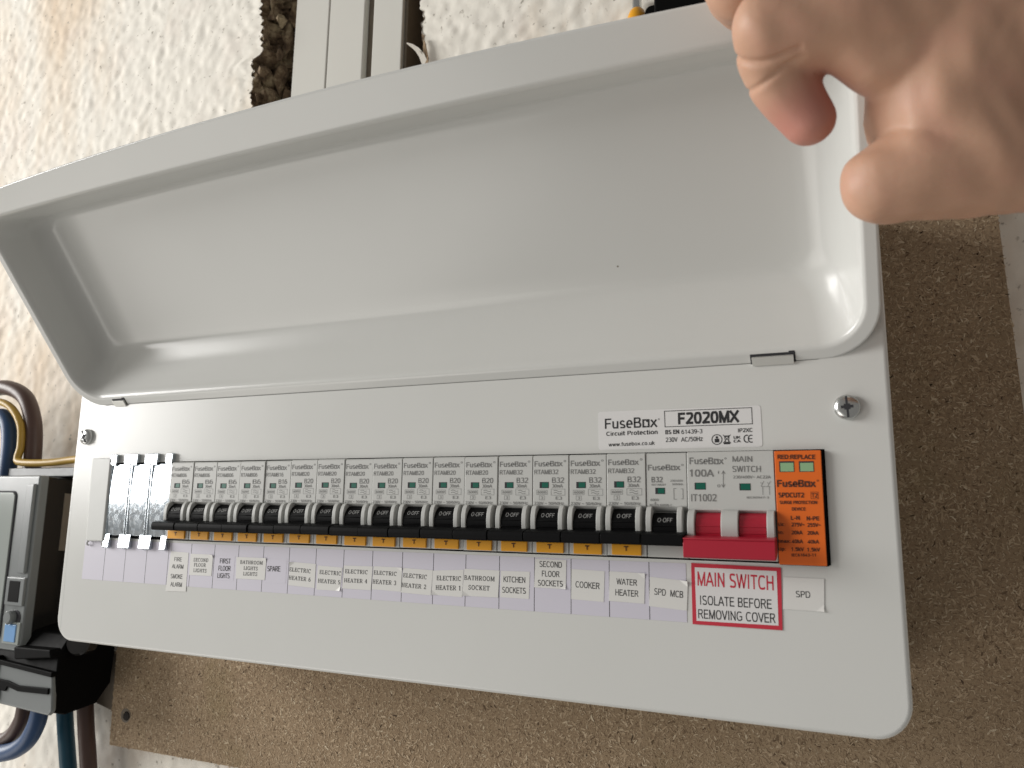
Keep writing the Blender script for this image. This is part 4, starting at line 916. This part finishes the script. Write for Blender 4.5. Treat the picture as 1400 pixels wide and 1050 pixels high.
# blanking plates
t = thing('blanking_plate', 'plain grey plastic blank filling the left end of the row', 'blank', (1, 0, 23))
m = MB(); m.prism_y([(2.9, 23.1), (18.2, 23.3), (18.2, 74.0), (.9, 74.2)], -3.2, -.2); m.build('face', 'blank', t, bevel=.9)
for x in (3.6, 16.9):
    m = MB(); m.tube([(x, -.8, 23.6), (x - .2, -2.2, 22.4), (x - .6, -1.8, 21.2), (x - .9, -.6, 20.6)], .55, 8, 4); m.build('clip', 'blank', t)
plates = [(17.6, 35.3, 76.5, [(17.2, 22.4), (29.9, 35.2)], [(17.9, 22.4), (31.2, 35.6)]), (35.7, 52.4, 76.2, [(35.9, 40.5), (47.5, 52.1)], [(36.1, 40.2), (48.5, 52.3)]), (52.8, 70.4, 76.2, [(52.6, 57.5), (64.9, 69.9)], [(53.0, 57.6), (66.0, 70.4)])]
which = ['zinc blanking plate next to the grey plastic blank', 'zinc blanking plate between two other zinc plates', 'zinc blanking plate touching the first breaker']
for (x0, x1, zt, tops, bots), lb in zip(plates, which):
    t = thing('blanking_plate', lb, 'blank', (x0, 0, 22), 'zinc blanking plates')
    m = MB()
    cz = 48.6; bow = [(-2.0 + .75 * ((z - cz) / 21.4) ** 2, z) for z in np.linspace(27.3, 70.0, 13)]
    m.prism_x(bow + [(y + .5, z) for y, z in bow[::-1]], x0 + .1, x1 - .1)
    m.build('plate', 'zinc', t, bevel=.2)
    m = MB()
    for a, b_ in ((x0 + .1, x0 + 1.4), (x1 - 1.4, x1 - .1)): m.prism_x([(-.4, 27.0), (-2.3, 27.6), (-2.3, 69.4), (-.4, 70.2)], a, b_)
    m.build('rim', 'zinc', t, bevel=.3)
    for a, b_ in tops:
        m = MB(); m.prism_x([(-1.0, 68.6), (-2.3, 69.4), (-2.7, 70.6), (-2.5, 75.9), (-1.9, 76.4), (-.4, 76.3), (-.3, 69)], a, b_); m.build('clip', 'zinc', t, smooth=False)
    for a, b_ in bots:
        m = MB(); m.prism_x([(-.9, 28.6), (-1.9, 27.8), (-2.1, 26.8), (-2.8, 20.2), (-2.2, 19.6), (-.5, 19.7), (-.4, 27)], a, b_); m.build('clip', 'zinc', t, smooth=False)

# ------------------------------------------------------------------ electricity meter, terminal block and tails, left of the unit
t = thing('electricity_meter', 'grey electricity meter with smoked side and small blue lens', 'meter', (-190, 85, -70))
m = MB(); m.box(-262, -127.5, 52.5, 117, -66, 66); m.build('case', 'smoke', t, bevel=2)
m = MB(); m.box(-262, -126.2, 50, 58, -62, 67); m.build('front_cover', 'meter', t, bevel=1.6)
m = MB(); m.box(-262, -112, 72, 117, 67, 74.5); m.build('top_ledge', 'ledge', t, bevel=1)
m = MB(); m.prism_y(rrect(-225, -151.5, -55, 54, 4), 48.6, 51); m.build('display', 'screen', t, bevel=.5)
m = MB(); m.prism_y(rrect(-226, -150.4, -56.2, 55.2, 5), 49.4, 51); m.build('display_seal', 'seam', t)
m = MB(); m.box(-137.6, -128.6, 47.6, 50.5, -6, 60.5); m.build('rib', 'meter', t, bevel=1)
m = MB(); m.box(-148.5, -127.5, 48.2, 50.5, -29.5, -9); fr_ = m.build('port_frame', 'meter', t, bevel=.8)
m = MB(); m.box(-144.6, -132.0, 47.9, 49, -27.0, -11.5); m.build('port', 'jet', fr_, bevel=.5)
m = MB(); m.lathe([(5.2, 0), (5.0, 3.5), (4.0, 4.5), (.3, 4.6)], (-139.0, 50, -38.0), n=20); m.build('button', 'meter', t)
m = MB(); m.lathe([(5.8, 0), (5.8, .4), (.3, .5)], (-135.5, 50, -38.4), n=20); m.build('button_well', 'seam', t)
m = MB(); m.box(-147.4, -128.2, 49.0, 51, -57.2, -41.2); fr_ = m.build('lens_bezel', 'screen', t, bevel=.6)
m = MB(); m.box(-144.6, -131.6, 48.3, 49.6, -55.6, -42.8); m.build('blue_lens', 'blue_lens', fr_, bevel=.8)
m = MB(); m.prism_x([(72, 10), (102, 8), (102, 52), (72, 54)], -127.6, -126.9); m.build('side_label', 'reveal', t)

t = thing('terminal_block', 'black terminal block with sloping grey face below the electricity meter', 'terminal block', (-120, 80, -100))
m = MB()
m.prism_y([(-220, -66), (-88, -73.5), (-84.6, -98.0), (-88, -102), (-140, -100), (-220, -97)], 50, 54); m.build('grey_face', 'meter', t, bevel=1.6)
m = MB(); m.prism_x([(52, -60), (52, -100), (62, -103.5), (86, -101), (97, -88), (99, -40), (60, -48)], -222, -86.5); m.build('block', 'jet', t, bevel=1.2)
m = MB(); m.prism_y([(-220, -64), (-86, -72), (-86, -75.5), (-220, -67.5)], 47.8, 52); m.build('upper_lip', 'jet', t, bevel=.6)
m = MB(); m.prism_y([(-220, -80), (-134, -82.5), (-122, -84.6), (-89, -83.2), (-89, -87.4), (-122, -88.6), (-134, -86.5), (-136, -90), (-220, -88)], 48.6, 52); m.build('rib', 'jet', t, bevel=.5)
m = MB(); m.prism_y([(-150, -66), (-147, -66), (-148, -84), (-151, -84)], 48.4, 52); m.build('rib', 'jet', t, bevel=.4)
m = MB(); m.prism_y([(-160, -84), (-146, -87), (-143.5, -92), (-144.5, -98), (-160, -98)], 47.6, 52); m.build('seal_boss', 'jet', t, bevel=.8)
m = MB(); m.prism_y([(-128, -57.5), (-88, -56.5), (-86, -62), (-126, -66.5)], 46, 58); m.build('catch', 'jet', t, bevel=1.2)
m = MB(); m.lathe([(9, 0), (9, 10), (7.5, 12), (2, 12.4)], (-82, 70, -53.5), (.35, -1, .05), n=26); m.build('sealing_cap', 'smoke', t)

def cable(name, label, pts, rad, mt, ex=None):
    m = MB(); m.tube(pts, rad, 18, 8)
    o = m.build(name, mt, None, origin=Vector(pts[-1]) * MM, angle=60)
    tag(o, label, 'cable'); return o
cable('cable', 'thick brown cable looping over above the electricity meter', [(-300, 80, 92), (-276, 80, 128), (-258, 80, 141.4), (-230.5, 80, 145.1), (-203, 80, 135.4), (-188.8, 80, 114.7), (-184, 80, 93), (-183, 80, 68)], 6.6, 'c_brown')
cable('cable', 'thin yellow cable looping over then running right to the fuse box', [(-275, 74, 100), (-252, 73, 125.7), (-231, 72, 131.8), (-208.3, 72, 126.3), (-192, 72, 110.8), (-188, 72, 93), (-188.6, 71, 83), (-184, 70, 79.2), (-165, 70, 78), (-143, 71, 78.4), (-121.7, 72, 80.2), (-96, 72, 81), (-60, 74, 82), (-15, 78, 82)], 3.0, 'c_yellow')
cable('cable', 'thick blue cable bending over above the electricity meter', [(-262, 75, 80), (-243, 75, 106.6), (-232.7, 75, 116.4), (-221.5, 75, 119), (-211, 75, 110.5), (-206.6, 75, 93), (-206, 75, 68)], 6.6, 'c_blue')
cable('cable', 'thick brown cable curling out under the terminal block', [(-150.3, 75, -98), (-150.6, 75, -110), (-152.5, 75, -118), (-160.2, 75, -128.5), (-174.7, 75, -135.7), (-200, 75, -138), (-240, 76, -128)], 5.6, 'c_brown')
cable('cable', 'thick dark blue cable curling out under the terminal block', [(-124.8, 70, -96), (-125.2, 70, -106), (-128, 70, -117.6), (-137, 70, -130.5), (-155.4, 70, -139.7), (-180, 70, -142), (-240, 72, -134)], 6.2, 'c_blue')
cable('cable', 'teal cable dropping straight down beneath the terminal block', [(-141, 98, -95), (-139.7, 100, -111.5), (-134.9, 100, -130), (-130.6, 100, -145.4), (-123.9, 100, -171), (-112, 100, -230)], 6.0, 'c_teal')
cable('cable', 'brown cable dropping straight down beside the chipboard edge', [(-118, 98, -92), (-116.5, 100, -106.2), (-111.8, 100, -127), (-107.7, 100, -142.4), (-102.2, 100, -167.5), (-92, 100, -230)], 6.0, 'c_brown')
m = MB(); m.prism_y([(-110, -70), (-94, -70), (-96, -112), (-116, -108)], 108, 117); ob = m.build('timber_offcut', 'reveal', None, origin=(-.105, .112, -.11), bevel=.6)
tag(ob, 'small dark brown piece of wood behind the cables beside the chipboard', 'wood')

# ------------------------------------------------------------------ things behind the lid
t = thing('cable_end', 'yellow cable end with a grey metal ferrule peeping over the lid', 'cable', (326, 112, 300))
m = MB(); m.lathe([(6.3, -75), (6.3, -9), (6.0, -5), (4.8, -1.6), (3.4, 0), (.2, .1)], (326, 112, 371.5), (0, 0, 1), 20); m.build('sleeve', 'yellow', t)
m = MB(); m.lathe([(3.0, -3), (3.1, 7), (2.7, 8.6), (1.0, 9.0), (.2, 9.0)], (326, 112, 371.5), (0, 0, 1), 16); m.build('ferrule', 'steel', t)
t = thing('junction_box', 'black plastic box on the wall above the open lid', 'box', (380, 110, 330))
m = MB(); m.prism_y(rrect(341, 450, 318, 382.5, 4), 95, 117); m.build('case', 'jet', t, bevel=2)
m = MB(); m.prism_y(rrect(333, 458, 312, 366.5, 4), 104, 117.2); m.build('flange', 'jet', t, bevel=1.2)

# ------------------------------------------------------------------ the hand
H = {k_: (Vector(c), r_) for k_, (c, r_) in HAND.items()}
PINK[:] = [(tuple((H['itip'][0] + Vector((0, 0, 1))) * MM), .017)]
MAT['skin'] = skin_mat()
hm = MB()
def ball(c, r_, n=12):
    rs = []
    for i in range(1, n):
        a = math.pi * i / n; rs.append([(c.x + r_ * math.sin(a) * math.cos(b_), c.y + r_ * math.sin(a) * math.sin(b_), c.z + r_ * math.cos(a)) for b_ in (2 * math.pi * j / 18 for j in range(18))])
    hm.rings(rs, 0, True, True)
def limb(*names, flat=None):
    for a, b_ in zip(names, names[1:]):
        (ca, ra), (cb, rb_) = H[a], H[b_]
        n_ = max(3, int((cb - ca).length / 2.2))
        for i in range(n_ + 1): ball(ca.lerp(cb, i / n_), ra + (rb_ - ra) * i / n_)
limb('wrist2', 'wrist', 'palm', 'palm2', 'imcp', 'imid', 'ipip', 'imd', 'idip', 'itip')
limb('palm', 'mmcp', 'mmid', 'mpip', 'mdip', 'mtip'); limb('palm', 'rmcp', 'rpip', 'rdip', 'rtip'); limb('palm', 'pmcp', 'ppip', 'pdip', 'ptip')
limb('palm2', 'web'); limb('palm', 'tcmc', 'tmcp', 'tip1', 'ttip'); limb('web', 'tmcp'); limb('web', 'imcp'); limb('imcp', 'mmcp', 'rmcp', 'pmcp')
limb('imid', 'fill', 'palm2')
hand = hm.build('person', 'skin', None, origin=(0, 0, 0), smooth=True, angle=180)
rm = hand.modifiers.new('skin', 'REMESH'); rm.mode = 'VOXEL'; rm.voxel_size = .0009; rm.use_smooth_shade = True
sm = hand.modifiers.new('soften', 'SMOOTH'); sm.factor = .5; sm.iterations = 12
bpy.context.view_layer.update()
hme = bpy.data.meshes.new_from_object(hand.evaluated_get(bpy.context.evaluated_depsgraph_get()))
hand.modifiers.clear(); hand.data = hme
nv = len(hme.vertices); P = np.empty(nv * 3); hme.vertices.foreach_get('co', P); P = P.reshape(-1, 3) / MM
Nn = np.empty(nv * 3); hme.vertices.foreach_get('normal', Nn); Nn = Nn.reshape(-1, 3)
def hv(k_): return np.array(H[k_][0])
disp = np.zeros(nv)
def crease(c, ax, reach, depth, width, wob=.5):
    ax = np.array(ax) / np.linalg.norm(ax); q = P - c; t_ = q @ ax; rad_ = np.linalg.norm(q - np.outer(t_, ax), axis=1)
    t_ = t_ + wob * np.sin(P[:, 0] * .35 + P[:, 1] * .3)
    disp[:] -= depth * np.exp(-(t_ / width) ** 2) * (np.linalg.norm(q, axis=1) < reach)
ax1 = hv('itip') - hv('imd')
crease(hv('idip') - ax1 * .12, ax1, 15, .7, .9)
crease(hv('imd') * .55 + hv('ipip') * .45, hv('idip') - hv('ipip'), 13.5, 1.1, 1.1)
ax2 = hv('ttip') - hv('tmcp')
disp += .3 * np.sin(P[:, 0] * .21 + 1.3 * np.sin(P[:, 2] * .13)) * np.sin(P[:, 2] * .19 + .8) + .22 * np.sin(P[:, 0] * .47 + P[:, 2] * .33) * np.sin(P[:, 1] * .4 + P[:, 2] * .21)
# tendons and the fold of skin between thumb and first finger
def ridge(a_, b_, width, amt):
    d_ = b_ - a_; t_ = np.clip(((P - a_) @ d_) / (d_ @ d_), 0, 1); dist = np.linalg.norm(P - (a_ + np.outer(t_, d_)), axis=1)
    disp[:] += amt * np.exp(-(dist / width) ** 2)
ridge(hv('tip1') + np.array((0, -14, 6)), hv('palm2') + np.array((0, -27, -6)), 6, .9)
hme.vertices.foreach_set('co', ((P + Nn * disp[:, None]) * MM).ravel()); hme.update()
hme.polygons.foreach_set('use_smooth', np.ones(len(hme.polygons), dtype=bool))
tag(hand, 'bare hand with curled fingers holding up the right corner of the lid', 'hand')
